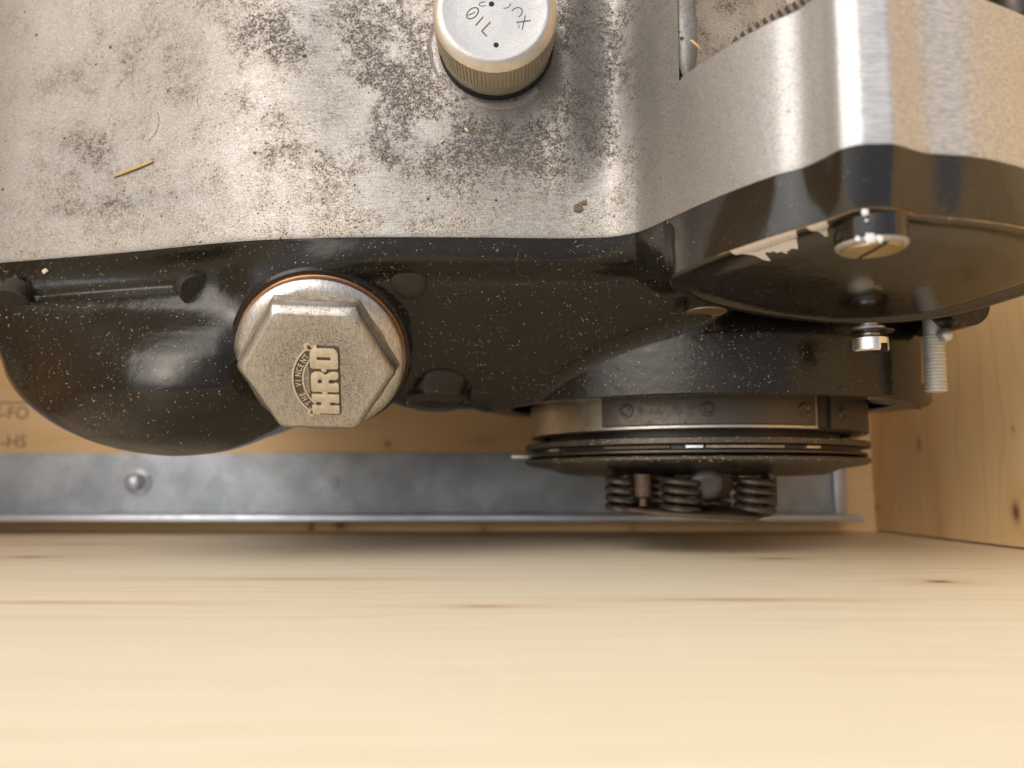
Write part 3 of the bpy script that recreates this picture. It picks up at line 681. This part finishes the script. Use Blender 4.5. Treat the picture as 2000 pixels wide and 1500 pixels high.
# emblem: reads up the cap, letters' tops to the left
def emb(u, v, h): return hc + np.outer(u, hu) + np.outer(v, hv) + np.outer(h + 0*u, ax)
LO = np.array([5.3, -10.9])  # start of the text line (letter feet), relative to the centre
def letter_conv(off_s, base=8.5):
    def f(V):                # V x: along the text (up), y: letter height (to the left)
        s_ = V[:, 0] + off_s; u = LO[0] - V[:, 1]; v = LO[1] + s_; return E2W(emb(u, v, base + V[:, 2]))
    return f
def shape(name, polys, ext, mat, conv, parent, bevel=0.0, label=None):
    cu = bpy.data.curves.new(name, 'CURVE'); cu.dimensions = '2D'; cu.fill_mode = 'BOTH'; cu.extrude = ext/2; cu.bevel_depth = bevel; cu.bevel_resolution = 1
    for pts in polys:
        sp = cu.splines.new('POLY'); sp.points.add(len(pts)-1); sp.use_cyclic_u = True
        for p, q in zip(sp.points, pts): p.co = (q[0], q[1], 0, 1)
    ob = bpy.data.objects.new(name, cu); scene.collection.objects.link(ob)
    dg = bpy.context.evaluated_depsgraph_get(); me = bpy.data.meshes.new_from_object(ob.evaluated_get(dg))
    V = np.array([tuple(v.co) for v in me.vertices]); F = [tuple(p.vertices) for p in me.polygons]; bpy.data.objects.remove(ob)
    V[:, 2] += ext/2
    return build(name, MB().add(V, F), mat, parent, conv=conv, sharp=30, label=label, weld=.001)
def rr_(P, k=.22, n=4):       # round polygon corners
    P = np.array(P, float); out = []
    for i in range(len(P)):
        a, b, c = P[i-1], P[i], P[(i+1) % len(P)]; la = np.linalg.norm(a-b); lc = np.linalg.norm(c-b)
        p = b+(a-b)/la*min(k, la*.45); q = b+(c-b)/lc*min(k, lc*.45)
        for t in np.linspace(0, 1, n): out.append(tuple((1-t)**2*p + 2*t*(1-t)*b + t*t*q))
    return out

Hs = [rr_([(0, 0), (2.3, 0), (2.3, .9), (2.1, 1.2), (2.2, 2.2), (3.1, 2.2), (3.2, 1.2), (3.0, .9), (3.0, 0), (5.3, 0), (5.3, 6.4), (3.0, 6.4), (3.0, 5.5), (3.2, 5.2), (3.1, 4.2), (2.2, 4.2), (2.1, 5.2), (2.3, 5.5), (2.3, 6.4), (0, 6.4)], .25)]
Rs = [rr_([(0, 0), (2.5, 0), (2.5, .8), (2.2, 1.1), (2.3, 2.4), (2.9, 2.4), (3.4, 1.9), (3.3, .6), (3.7, .05), (5.4, 0), (5.5, .9), (5.1, 2.2), (4.4, 3.0), (5.3, 3.8), (5.4, 5.2), (4.7, 6.3), (3.8, 6.4), (0, 6.4)], .5),
      rr_([(2.2, 3.8), (3.2, 3.8), (3.4, 4.3), (3.2, 4.9), (2.2, 4.9)], .25)]
Ds = [rr_([(0, 0), (4.2, 0), (5.2, .6), (5.3, 1.2), (5.3, 5.2), (5.2, 5.8), (4.2, 6.4), (0, 6.4)], .6), rr_([(2.2, 1.6), (3.1, 1.6), (3.1, 4.9), (2.2, 4.9)], .25)]
shape('raised_letter', Hs, .36, M['hexclean'], letter_conv(0), hexcap, .07); shape('raised_letter', Rs, .36, M['hexclean'], letter_conv(6.0), hexcap, .07)
shape('raised_letter', Ds, .36, M['hexclean'], letter_conv(12.2), hexcap, .07)
for s_ in (5.72, 11.9):
    shape('raised_dot', [[(.62*math.cos(t), .62*math.sin(t)+3.3) for t in np.linspace(0, 2*math.pi, 14, endpoint=False)]], .36, M['hexclean'], letter_conv(s_), hexcap, .04)
gl = [(-.5, -.5), (18.1, -.5), (18.2, 6.9), (-.5, 6.9)]
# banner: arc over the letters' tops
BC, BR = np.array([8.9, -.6]), 11.2
def arc(r, a0, a1, n=26): return [(BC[0]+r*math.sin(t), BC[1]+r*math.cos(t)) for t in np.radians(np.linspace(a0, a1, n))]
shape('emblem_ground', [rr_(gl, .8)], .05, M['grime'], letter_conv(0, 8.49), hexcap)
shape('banner_ground', [arc(BR-2.1, -44, 44) + arc(BR+.35, -44, 44)[::-1]], .05, M['grime'], letter_conv(0, 8.515), hexcap)
for r0_, r1_ in ((BR-.05, BR+.35), (BR-2.45, BR-2.1)):
    shape('banner_edge', [arc(r0_, -46, 46) + arc(r1_, -46, 46)[::-1]], .30, M['hexclean'], letter_conv(0), hexcap, .04)
for sg in (-1, 1):
    c0 = [(BC[0]+sg*x, BC[1]+y) for x, y in ((8.1, 7.9), (9.3, 8.4), (10.0, 7.2), (9.2, 6.6), (9.4, 5.4), (7.7, 5.3), (7.4, 6.0))]
    c1 = [(BC[0]+sg*x, BC[1]+y) for x, y in ((8.2, 7.4), (9.1, 7.8), (9.4, 7.1), (8.6, 6.5), (8.7, 5.9), (7.9, 5.8), (7.9, 6.2))]
    shape('banner_tail', [rr_(c0, .2), rr_(c1, .15)], .30, M['hexclean'], letter_conv(0), hexcap, .03)
word = "THE VINCENT"; k0 = 0
angs = np.linspace(-38, 38, len(word))
for ch, a in zip(word, angs):
    if ch == ' ': continue
    def cv(V, a=a):
        x = (V[:, 0]-.5)*.85; y = V[:, 1]*1.0; r = BR-1.78+y; t = R(a)+x/BR
        W = np.stack([BC[0]+r*np.sin(t), BC[1]+r*np.cos(t), V[:, 2]], -1); return letter_conv(0)(W)
    text_mesh(ch, 1.95, cv, M['hexclean'], 'banner_letter', hexcap, .24, .05)

# ================================================================ screws and bosses on the black cover
def knob(name, px, py, axis, prof, mat, lift=0.0, seg=36, hint=(1, 0, 0), squash=None, label=None, parent=None):
    p = surf(px, py, lift); mb = MB(); lathe(mb, prof, p, axis, seg, hint=hint); return build(name, mb, mat, parent or engine, conv=E2W, label=label)
sc = knob('screw_head', 800, 553, (0.05, -.80, -.60), [(4.5, -3), (4.4, .1), (3.9, .55), (2.6, .75), (1.2, .85), (.01, .88)], M['pitted'], .3)
knob('screw_head', 382, 566, (.55, -.72, -.45), [(4.2, -3), (4.2, .1), (3.6, .5), (2.6, .4), (.01, .5)], M['pitted'], .5)
knob('screw_head', 30, 583, (-.1, -.60, -.78), [(4.6, -3), (4.5, .8), (3.9, 1.3), (2.4, 1.4), (.01, 1.3)], M['pitted'], .5, label='greyer screw head at the left edge')
ring_o = knob('screw_boss', 1379, 603, (0, -.05, -1), [(5.2, -6), (5.2, .9), (4.3, .9), (4.1, .4), (.01, .5)], M['pitted'], 1.0, label='pale ringed screw boss under the end cover')
knob('worn_ring', 1379, 603, (0, -.05, -1), [(5.22, .75), (5.15, 1.0), (4.6, 1.08), (4.35, .88)], M['brass'], 1.0, parent=ring_o)
# drain plug at the lower edge
mb = MB(); o_ = atd(853, 786, 205.); lathe(mb, [(12.5, -12), (11.5, -2.5), (10.2, -1.0), (9.6, .8), (8.6, 1.3), (8.3, 1.5), (7.6, 2.4), (.01, 3.2)], o_+np.array([-1.0, 6, 1.6]), (0, -.16, -1), 40)
build('drain_plug', mb, M['black'], engine, conv=E2W)
mb = MB(); o_ = atd(935, 780, 208.); lathe(mb, [(4.6, -5), (4.3, -.8), (3.2, 1.0), (1.6, 1.6), (.01, 1.7)], o_+np.array([-1, 4.5, 1.5]), (0, -.5, -.86), 24); build('casting_lug', mb, M['black'], engine, conv=E2W)

# screw boss at the end cover's lobe, with its slotted screw
bd = 127.8; bx = float(atd(1702, 484, bd)[0]) + .4
mb = MB(); lathe(mb, [(6.1, -47), (6.0, -36.9), (5.7, -36.2), (5.2, -36.0), (.01, -36.0)], (bx-.4, bd, 0), (0, 0, -1), 48)
boss = build('screw_boss', mb, M['black_gloss'], engine, conv=E2W, label='glossy black screw boss chipped round its end')
mb = MB(); 
lathe(mb, [(6.03, -36.75), (5.95, -36.4), (5.72, -36.12), (5.1, -35.94)], (bx-.4, bd, 0), (0, 0, -1), 40, cap=False)
build('worn_edge', mb, M['wornedge'], boss, conv=E2W)
mb = MB()
for sgn in (-1, 1):
    tt = np.linspace(-1.35, 1.35, 18); P = [(bx-.4 + sgn*(.45+0*t), bd + math.sin(t)*0, 0) for t in tt]
    a = np.linspace(-math.acos(.1), math.acos(.1), 18); arcp = np.stack([bx-.4+sgn*np.cos(a)*5.0, bd+np.sin(a)*5.0], -1); arcp = arcp[np.abs(arcp[:, 0]-(bx-.4)) >= .4]
    n0 = len(arcp); prism(mb, arcp, lambda x, d: 0*x+36.2, lambda x, d: 0*x+35.6)
build('slotted_screw', mb, M['brass'], boss, conv=E2W, label='dull brass slotted screw')

for px_, py_, d_, r_ in ((1690, 414, 120.9, .65), (1693, 430, 121.1, .3), (1676, 466, 121.6, .5), (1700, 464, 121.4, 1.0), (1718, 465, 121.5, .7)):
    p = atd(px_, py_, d_); rr_n = np.random.default_rng(int(px_)).uniform(.6, 1.2, 14)
    mb = MB(); lathe(mb, [(r_*.9, 0), (r_, .06), (r_*.6, .12), (.01, .13)], p + np.array([0, .15, 0]), (0, -1, 0), 14, lambda i, th, r, h: r*(rr_n-1)*.7)
    build('paint_chip', mb, M['chip'], boss, conv=E2W)
# bare metal chips along the end cover's rim: thin uneven islands that follow the edge
def rim_chip(i0, i1, depth_fn, mat, name, off=.42, lift=.06):
    mb = MB(); idx = np.linspace(i0, i1, int(abs(i1-i0))*3+2); rows = []
    def at(k, a): 
        k0 = np.floor(k).astype(int) % NR; f = (k-np.floor(k))[:, None]; return a[k0]*(1-f) + a[(k0+1) % NR]*f
    for s_ in np.linspace(0, 1, 14):
        dpt = np.maximum(depth_fn(np.linspace(0, 1, len(idx)))*s_, 0); R2, N2 = at(idx, rim), at(idx, rn)
        P2 = R2 + N2*np.minimum(dpt, 2.2)[:, None]; off = np.interp(dpt, [0, .25, 1, 2.2], [.08, -.01, -.26, -.21])
        q = R2 + N2*2.2 - c2; f = 1 - np.maximum(dpt-2.2, 0)/np.linalg.norm(q, axis=1); far = dpt > 2.2
        P2 = np.where(far[:, None], c2 + q*f[:, None], P2)
        off = np.where(far, np.maximum(.75*np.exp(-((f-.91)/.05)**2) - 1.0*np.maximum(1-f*f, 0)**1.5, -9) , off)
        off = np.where(far, off*np.clip((1-f)/.015, 0, 1) + -.21*(1-np.clip((1-f)/.015, 0, 1)), off)
        w = cover_w(P2[:, 1]) + off - lift*1.4
        rows.append(np.concatenate([P2, w[:, None]], 1))
    mb.grid(np.array(rows)); return build(name, mb, mat, endcover, conv=E2W, weld=0, sharp=60)
def rim_index(px, py):
    c = cov(px, py); return int(np.argmin(((rim-c)**2).sum(1)))
rq = np.random.default_rng(11)
def blob(f, amp=.25):
    nz = np.interp(np.linspace(0, 1, 200), np.linspace(0, 1, 22), rq.normal(0, 1, 22)) + .15*np.interp(np.linspace(0, 1, 200), np.linspace(0, 1, 70), rq.normal(0, 1, 70))
    def g_(t): return np.maximum(np.array(f(t))*(1+amp*np.interp(t, np.linspace(0, 1, 200), nz)), .05)
    return g_
i_a, i_b = rim_index(1424, 492), rim_index(1560, 448)
rim_chip(i_a, i_b, blob(lambda t: np.interp(t, [0, .03, .08, .15, .20, .32, .45, .6, .7, .78, .86, .93, 1], [4, 7.5, 9.6, 9.2, 7, 7, 8.6, 7.8, 8.6, 6.5, 5, 3, .1]), .06), M['chip'], 'paint_chip')
i_a, i_b = rim_index(1570, 444), rim_index(1612, 431)
rim_chip(i_a, i_b, blob(lambda t: np.interp(t, [0, .2, .4, .6, .8, 1], [1, 6.5, 8, 5, 3, .1]), .12), M['chip'], 'paint_chip')
i_a, i_b = rim_index(1306, 548), rim_index(1405, 497)
rim_chip(i_a, i_b, blob(lambda t: .14+0*t, .9), M['brass'], 'worn_rim')
i_a, i_b = rim_index(1616, 430), rim_index(1745, 407)
rim_chip(i_a, i_b, blob(lambda t: .16+0*t, .9), M['wornedge'], 'worn_rim')
i_a, i_b = rim_index(1748, 408), rim_index(1800, 420)
rim_chip(i_a, i_b, blob(lambda t: .3+0*t, .9), M['red'], 'sealant_trace')
i_a, i_b = rim_index(1850, 425), rim_index(2000, 442)
rim_chip(i_a, i_b, blob(lambda t: .12+0*t, .9), M['wornedge'], 'worn_rim')

# bright slotted screw under the end cover, half screwed out
sx = atd(1699, 655, 178.); 
def vscrew(mb, x, d, prof, seg=36): return lathe(mb, prof, (x, d, 0), (0, 0, -1), seg)
wt = float(atd(1699, 640, 176.)[2]); x_, d_ = float(atd(1697, 660, 176.)[0]), 176.0
def wat(py, d=176.): return float(atd(1697, py, d)[2])
mb = MB(); pr = [(2.2, -wat(633))]
for k in range(7):
    z = -wat(637+k*4.4); pr += [(2.25, z), (2.75, z+.22)]
pr += [(2.2, -wat(666))]
vscrew(mb, x_, d_, pr); 
loose = build('loose_screw', mb, M['chrome'], engine, conv=E2W, label='bright cheese head screw half unscrewed below the end cover')
mb = MB(); hw0, hw1 = -wat(659.5), -wat(688)
vscrew(mb, x_, d_, [(2.2, hw0), (4.0, hw0+.05), (4.3, hw0+.35), (4.35, hw1-.4), (4.0, hw1), (.01, hw1)], 48); build('screw_head', mb, M['chrome'], loose, conv=E2W)
mb = MB(); box(mb, (x_+1.5, d_-2.2, -(hw1-.7)), *I3, .65, 2.3, .95, .05); build('screw_slot', mb, M['hole'], loose, conv=E2W)
mb = MB(); vscrew(mb, x_, d_, [(2.2, -wat(640)), (3.6, -wat(640)), (3.6, -wat(640)+.6), (2.2, -wat(640)+.6)]); build('washer', mb, M['zinc'], loose, conv=E2W)
mb = MB(); vscrew(mb, x_, d_+1, [(3.2, -wat(646, 177)), (6.1, -wat(646, 177)+.2), (6.1, -wat(646, 177)+.5), (3.2, -wat(646, 177)+.9)]); build('dished_washer', mb, M['spring'], loose, conv=E2W)
# zinc stud at the right
dS = 196.; xs_ = float(atd(1826, 720, dS)[0])
mb = MB(); w0, w1 = float(atd(1826, 655, dS)[2]), float(atd(1826, 766, dS)[2]); pr = [(2.4, -w0-8)]; npz = 17
for k in range(npz):
    z = -w0 + (w0-w1)*k/npz; pr += [(2.42, z), (2.82, z+(w0-w1)/npz*.35), (2.82, z+(w0-w1)/npz*.55)]
pr += [(2.3, -w1), (.01, -w1)]
vscrew(mb, xs_, dS, pr, 40); stud = build('threaded_stud', mb, M['zinc'], engine, conv=E2W)
mb = MB(); p = atd(1846, 655, dS-4); lathe(mb, [(.01, -1.6), (1.3, -1.3), (1.8, -.5), (1.8, .5), (1.3, 1.3), (.01, 1.6)], p, (.8, 0, .6), 20, hint=(0, 1, 0)); build('stud_collar', mb, M['zinc'], stud, conv=E2W)
mb = MB(); lathe(mb, [(.01, -12), (3.5, -11.5), (5.2, -9), (5.6, 0), (5.6, 12)], atd(1838, 612, dS+2), (0, -1, 0), 28, hint=(1, 0, 0)); build('cover_lug', mb, M['black'], engine, conv=E2W)

# ================================================================ clutch
HX, CX = CX, CX-1.2
def E2C(p):                  # the clutch hangs a little askew in its housing
    p = np.array(p, float); p[..., 2] += (CD - p[..., 1])*.036; return E2W(p)
def ringp(mb, r0, r1, w0, w1, seg=120, bev=.25, c=(CX, CD)):
    return lathe(mb, [(r0, -w0), (r1-bev, -w0), (r1, -w0+bev), (r1, -w1-bev), (r1-bev, -w1), (r0, -w1)], (c[0], c[1], 0), (0, 0, -1), seg, cap=False)
mb = MB(); RD = 56.2; lathe(mb, [(20, -16), (RD-.6, -16), (RD, -15.5), (RD, -5.2), (RD-.5, -4.8), (RD-4, -4.8), (RD-4.5, -16), (20, -16)], (CX, CD, 0), (0, 0, -1), 140, cap=False)
clutch = build('clutch_drum', mb, M['steel'], engine, conv=E2C, label='pale steel drum with riveted dark band')
def band(mb, a0, a1, r0, r1, w0, w1, n=40, bev=.3):
    """a: angle in degrees, 0 = towards the camera, positive to the right"""
    t = np.radians(np.linspace(a0, a1, n)); sec = [(r0, w0), (r1-bev, w0), (r1, w0-bev), (r1, w1+bev), (r1-bev, w1), (r0, w1)]
    P = np.array([[(CX+np.sin(a)*r, CD-np.cos(a)*r, w) for r, w in sec] for a in t]); n0 = mb.n; mb.grid(P, closed=True)
    mb.f.append(tuple(n0+i for i in range(6))); mb.f.append(tuple(n0+(n-1)*6+i for i in range(6))[::-1]); return mb
def ang_of(px, r, w=10):     # where on the drum a picture column falls
    best = min(np.linspace(-88, 88, 700), key=lambda a: abs((CX+math.sin(R(a))*r)/(CD-math.cos(R(a))*r)*FPX + 1000 - px)); return float(best)
mb = MB(); band(mb, ang_of(1176, RD+1), ang_of(1592, RD+1), RD-1, RD+1.3, 15.4, 5.9, 60); bandp = build('riveted_band', mb, M['plate'], clutch, conv=E2C)
mb = MB(); band(mb, ang_of(1622, RD+1), 86, RD-1, RD+1.3, 15.4, 5.2, 30); build('riveted_band', mb, M['plate'], clutch, conv=E2C)
mb = MB(); band(mb, ang_of(1598, RD), ang_of(1614, RD), RD-1, RD+.5, 15.4, 5.2, 8); build('drum_lug', mb, M['black_rough'], clutch, conv=E2C)
for px, w_ in ((1225, 10.4), (1383, 10.2), (1571, 10.4), (1645, 9.6)):
    a = R(ang_of(px, RD+1)); dirv = np.array([math.sin(a), -math.cos(a), 0]); o_ = np.array([CX, CD, w_]) + dirv*(RD+1.2)
    mb = MB(); lathe(mb, [(2.1, -1), (2.1, .15), (1.9, .45), (1.35, .5), (1.1, .2), (.01, .2)], o_, dirv, 24, hint=(0, 0, 1)); build('rivet', mb, M['plate'], clutch, conv=E2C)
# plates, one ring each; tabs between them
RPL = 57.9
for w0, w1, r1, m in ((2.6, .7, RPL, 'plate'), (-.9, -1.9, RPL-.8, 'plate')):
    mb = MB(); ringp(mb, 30, r1, w0, w1); build('clutch_plate', mb, M[m], clutch, conv=E2C)
mb = MB(); lathe(mb, [(49, -16), (49, 2)], (CX, CD, 0), (0, 0, -1), 120, cap=False); build('dark_gap_hub', mb, M['black_rough'], clutch, conv=E2C)  # inner hub coloured dark to paint shade in the gap below the drum
for a0, a1, m in ((ang_of(1065, RPL), ang_of(1085, RPL), 'steel'), (ang_of(1175, RPL), ang_of(1305, RPL), 'rust'), (ang_of(1338, RPL), ang_of(1372, RPL), 'chrome'), (ang_of(1378, RPL), ang_of(1535, RPL), 'hexdirt'), (ang_of(1580, RPL), ang_of(1608, RPL), 'steel')):
    mb = MB(); band(mb, a0, a1, 48, RPL-1.2, .3, -.55, 16, .08); build('plate_tab', mb, M[m], clutch, conv=E2C)
mb = MB(); ringp(mb, 30, 54.9, .7, -.9); build('friction_ring', mb, M['black_rough'], clutch, conv=E2C)
# pressure plate, stepping in towards the springs
mb = MB(); lathe(mb, [(20, 2.5), (RPL-.4, 2.5), (RPL+.2, 2.9), (RPL+.1, 3.7), (RPL-1.4, 4.6), (RPL-6, 5.4), (49, 5.8), (44, 7.6), (38, 8.0), (10, 8.0)], (CX, CD, 0), (0, 0, -1), 140, cap=False)
build('pressure_plate', mb, M['plate'], clutch, conv=E2C)
mb = MB(); lathe(mb, [(10, 8.02), (31, 8.02), (31.3, 8.2), (31, 8.6), (10, 8.6)], (CX-2, CD-10, 0), (0, 0, -1), 80, cap=False); build('spring_seat', mb, M['brass'], clutch, conv=E2C)
mb = MB(); box(mb, (float(atd(1018, 893, 262)[0]), 258, -1.5), *I3, 3.4, 2, .6, .3); build('bent_tab', mb, M['steel'], clutch, conv=E2C)
# springs
def spring(px, w0, w1, d, rad, wire, turns, name='clutch_spring'):
    x = float(atd(px, 965, d)[0]); t = np.linspace(0, turns*2*math.pi, int(turns*26))
    path = np.stack([x+rad*np.cos(t), d+rad*np.sin(t), w0+(w1-w0)*t/t[-1]], -1); mb = MB(); tube(mb, path, wire, 8)
    return build(name, mb, M['spring'], clutch, conv=E2W)
DS = 222.
def ww(py, d=DS): return float(atd(1350, py, d)[2])
for px, d, ra in ((1216, DS+4, 4.4), (1330, DS-3, 5.3), (1474, DS-2, 5.3)):
    spring(px, ww(928, d), ww(996, d), d, ra, 1.05, 3.9)
for px, d in ((1262, DS+40), (1400, DS+42)): spring(px, ww(929, d), ww(985, d), d, 4.2, 1.0, 4.0)
for px, d, ra, py0, py1 in ((1256, DS-3, 2.5, 926, 972), (1500, DS+8, 2.6, 930, 990)):
    x = float(atd(px, 950, d)[0]); mb = MB(); vscrew(mb, x, d, [(ra, -ww(py0, d)), (ra, -ww(py1-4, d)), (ra*.8, -ww(py1, d)), (ra*.5, -ww(py1, d)), (ra*.5, -ww(py1+16, d)), (.01, -ww(py1+16, d))], 24)
    build('spring_post', mb, M['rust'], clutch, conv=E2W)
mb = MB(); p = atd(1380, 947, DS-5); lathe(mb, [(3.6, -6), (5.0, -2), (5.2, -.6), (4.3, 1.1), (2.2, 1.5), (1.2, 1.0), (.01, 1.3)], p, (-.10, -.93, -.30), 9, lambda i, th, r, h: .35*np.sin(th*2+i*1.7)+.25*np.sin(th*3+i) if r > 1 else 0*th, hint=(.3, 0, 1)); build('centre_nut', mb, M['zinc'] and mat_metal('grey_lead_nut', (.085, .085, .088), .55, .7, .5), clutch, conv=E2W, sharp=60)
mb = MB(); p = atd(1404, 944, DS+0); lathe(mb, [(4.2, -5), (4.2, 1.0), (3.0, 1.4), (.01, 1.4)], p, (.1, -.93, -.2), 18); build('nut_collar', mb, M['rust'], clutch, conv=E2W)
mb = MB(); ncs = 90; cw_ = atd(1358, 1000, DS); tt = np.linspace(0, 2*math.pi, ncs, endpoint=False); rg = np.random.default_rng(2)
u_ = np.array([.996, 0, -.055]); v_ = np.array([0, 1, .02]); n_ = np.cross(u_, v_)
rad = np.interp(np.linspace(0, 1, ncs), np.linspace(0, 1, 31), 1+rg.normal(0, .035, 31))
def sp_ring(r, h): return cw_ + np.array([0, 10, 0]) + np.outer(np.cos(tt)*r*rad, u_) + np.outer(np.sin(tt)*r*rad*.8, v_) + n_*h
mb.grid(np.array([sp_ring(8, .5), sp_ring(24.5, .5), sp_ring(25, .1), sp_ring(25, -.5), sp_ring(24, -.8), sp_ring(8, -.9)]), closed=True)
build('spring_plate', mb, M['rust'], clutch, conv=E2W)
mb = MB(); lathe(mb, [(12, -30), (12, 9), (6, 9.5), (.01, 9.5)], (CX, CD, 0), (0, 0, -1), 40); build('clutch_hub', mb, M['rust'], clutch, conv=E2W)

# ================================================================ chain at the top right corner
chain = empty('drive_chain', (0, 0, 0), 'dark steel chain end lying beyond the silver case in the top right corner', 'chain')
mb = MB(); p0 = atd(1885, 22, 150.); p1 = atd(1968, -22, 154.); tube(mb, np.linspace(p0, p1, 8), 1.9, 14); build('link', mb, M['plate'], chain, conv=E2W)
mb = MB(); p0 = atd(1983, 45, 146.); lathe(mb, [(1.6, .7), (3.2, 0), (3.5, .5), (3.5, 12), (3.1, 12.5), (.01, 12.5)], p0, (-.03, 0, 1), 30); build('roller', mb, M['plate'], chain, conv=E2W)
mb = MB(); tube(mb, np.linspace(atd(1938, -5, 151.), atd(1966, 12, 148.), 4), 2.0, 12); build('pin', mb, M['rust'], chain, conv=E2W)
mb = MB(); tube(mb, np.linspace(atd(1968, -25, 154.), atd(2300, -180, 200.), 12), 2.6, 12); build('link', mb, M['plate'], chain, conv=E2W)

# ================================================================ debris
def silver_pt(px, py, lift=0.0):   # march along the line of sight until it meets the crankcase
    lo_, hi_ = 110., 215.; k, t = ray(px, py, PE)
    for d in np.linspace(130, 215, 600):
        x, w = k*d, t*d
        if w < WP: continue
        if d >= float(silver_depth(np.array([x]), np.array([w]))[0]): return atd(px, py, d-lift)
    return atd(px, py, 175.)
# curved case edge at top left, dark disc painting the shadow beyond
mb = MB(); q = silver_pt(8, -84) + np.array([0, -1.2, 0]); lathe(mb, [(10.8, -6), (10.5, -2.6), (10.2, -1.9), (9.8, -2.0), (9.4, -3), (9.2, -12)], q + np.array([0, 3, 0]), (.1, -1, -.1), 60, cap=False)
build('case_edge_ring', mb, M['alloy'], engine, conv=E2W)
mb = MB(); lathe(mb, [(9.4, -3.5), (.01, -3.0)], q + np.array([0, 3, 0]), (.1, -1, -.1), 40, cap=False); build('corner_shadow_disc', mb, M['rust'], engine, conv=E2W)
def sliver(name, a, b, r, mat, label, cat, fn):
    p, q = fn(*a, r), fn(*b, r); n_ = 6; pts = np.linspace(p, q, n_); pts[:, 1] -= .12*np.sin(np.linspace(0, math.pi, n_))
    mb = MB(); tube(mb, pts, r, 5, rads=r*np.array([.45, .9, 1, 1, .85, .4])); o = build(name, mb, mat, conv=E2W); o["label"] = label; o["category"] = cat; return o
sliver('straw', (222, 345), (299, 315), .42, M['straw'], 'yellow straw sliver lying on the silver crankcase at the left', 'straw', silver_pt)
o = build('wood_flake', box(MB(), surf(88, 529, .25), np.array([.8, .1, .6]), I3[1], np.array([-.45, 0, .9]), .7, .12, .55, .05), M['woodflake'], conv=E2W); o["label"] = 'pale square wood flake on the black cover at the upper left'; o["category"] = 'wood flake'
sliver('wood_splinter', (908, 250), (915, 258), .38, M['woodflake'], 'tiny pale yellow seed lying just below the oil filler cap', 'splinter', silver_pt)
mb = MB(); rg = np.random.default_rng(4)
for k in range(16):
    p = silver_pt(1128+rg.normal(0, 6), 407+rg.normal(0, 6), .2); s_ = rg.uniform(.2, .5); box(mb, p, *I3, s_, s_*.7, s_, .08)
o = build('dirt_crumb', mb, mat_metal('brown_crumb', (.16, .10, .05), .7, 0, .4), conv=E2W); o["label"] = 'small brown crumb of dirt on the silver case above the black cover'; o["category"] = 'dirt'
def fibre(name, pts, r, mat, label, fn):
    t = np.linspace(0, 1, 24); ts = np.linspace(0, 1, len(pts)); px = pchip(ts, np.array([p[0] for p in pts], float), t); py = pchip(ts, np.array([p[1] for p in pts], float), t)
    mb = MB(); tube(mb, np.array([fn(a, b, r) for a, b in zip(px, py)]), r, 5); o = build(name, mb, mat, conv=E2W); o["label"] = label; o["category"] = 'fibre'; return o
fibre('hair', [(307, 218), (311, 235), (305, 258), (290, 275)], .07, M['dirt'], 'curved dark hair lying on the silver case above the straw sliver', silver_pt)
fibre('hair', [(387, 180), (385, 195), (391, 216)], .06, M['dirt'], 'short dark hair on the silver case at the left, right of the longer curved hair', silver_pt)
fibre('lint', [(1013, 492), (1008, 515), (1010, 535), (1030, 540), (1034, 552), (1022, 556)], .032, M['hexdirt'], 'thin pale thread of lint on the black cover left of the end cover', surf)
sliver('wood_splinter', (1349, 78), (1369, 97), .32, M['straw'], 'yellow splinter resting against the grey casting rib near the top', 'splinter', lambda px, py, r: atd(px, py, 151.6))
sliver('wood_splinter', (860, 279), (868, 273), .25, M['woodflake'], 'tiny pale splinter below and left of the oil filler cap', 'splinter', silver_pt)
# loose wood dust and fibres on the black cover, far too many to count
mb = MB(); rg = np.random.default_rng(21)
for k in range(1500):
    px = rg.uniform(-20, 1780); y0, y1 = float(interp(px, PART))+8, float(interp(px, LOW))-6
    if px > 1310: y0 = max(y0, 640 if px < 1760 else 650)
    py = rg.uniform(y0, y1)
    if (px-625)**2/175**2 + (py-695)**2/150**2 < 1: continue
    p = surf(px, py, .05); L = rg.gamma(1.6, .16) + .08; a = rg.uniform(0, math.pi); dx = np.array([math.cos(a), 0, math.sin(a)])*L; nn = np.array([-math.sin(a), 0, math.cos(a)])*rg.uniform(.03, .075)
    tip = surf(px+dx[0]/.125*1, py-dx[2]/.125, .07) if abs(L) > .3 else p+dx
    mb.add([p-nn, p+nn, tip+[0, -.03, 0]], [(0, 1, 2)])
for k in range(420):
    a = R(rg.uniform(-60, 62)); lvl = rg.choice([0, 1, 1]); rr0 = 57.9; w_ = (rg.uniform(.9, 2.4), rg.uniform(-4.4, -2.8))[lvl]; rr0 += (.03, .25)[lvl]
    c_ = np.array([CX+math.sin(a)*rr0, CD-math.cos(a)*rr0, w_]); c_[2] += (CD-c_[1])*.036; L = rg.gamma(1.5, .18)+.08
    t_ = np.array([math.cos(a), math.sin(a), rg.uniform(-.35, .35)])*L; mb.add([c_, c_+t_, c_+t_*.5+[0, -.06, rg.uniform(.06, .22)]], [(0, 1, 2)])
o = build('wood_dust', mb, M['woodflake'], conv=E2W, weld=0, smooth=False, kind='stuff'); o["label"] = 'fine pale wood dust and fibres scattered over the black cover'; o["category"] = 'dust'
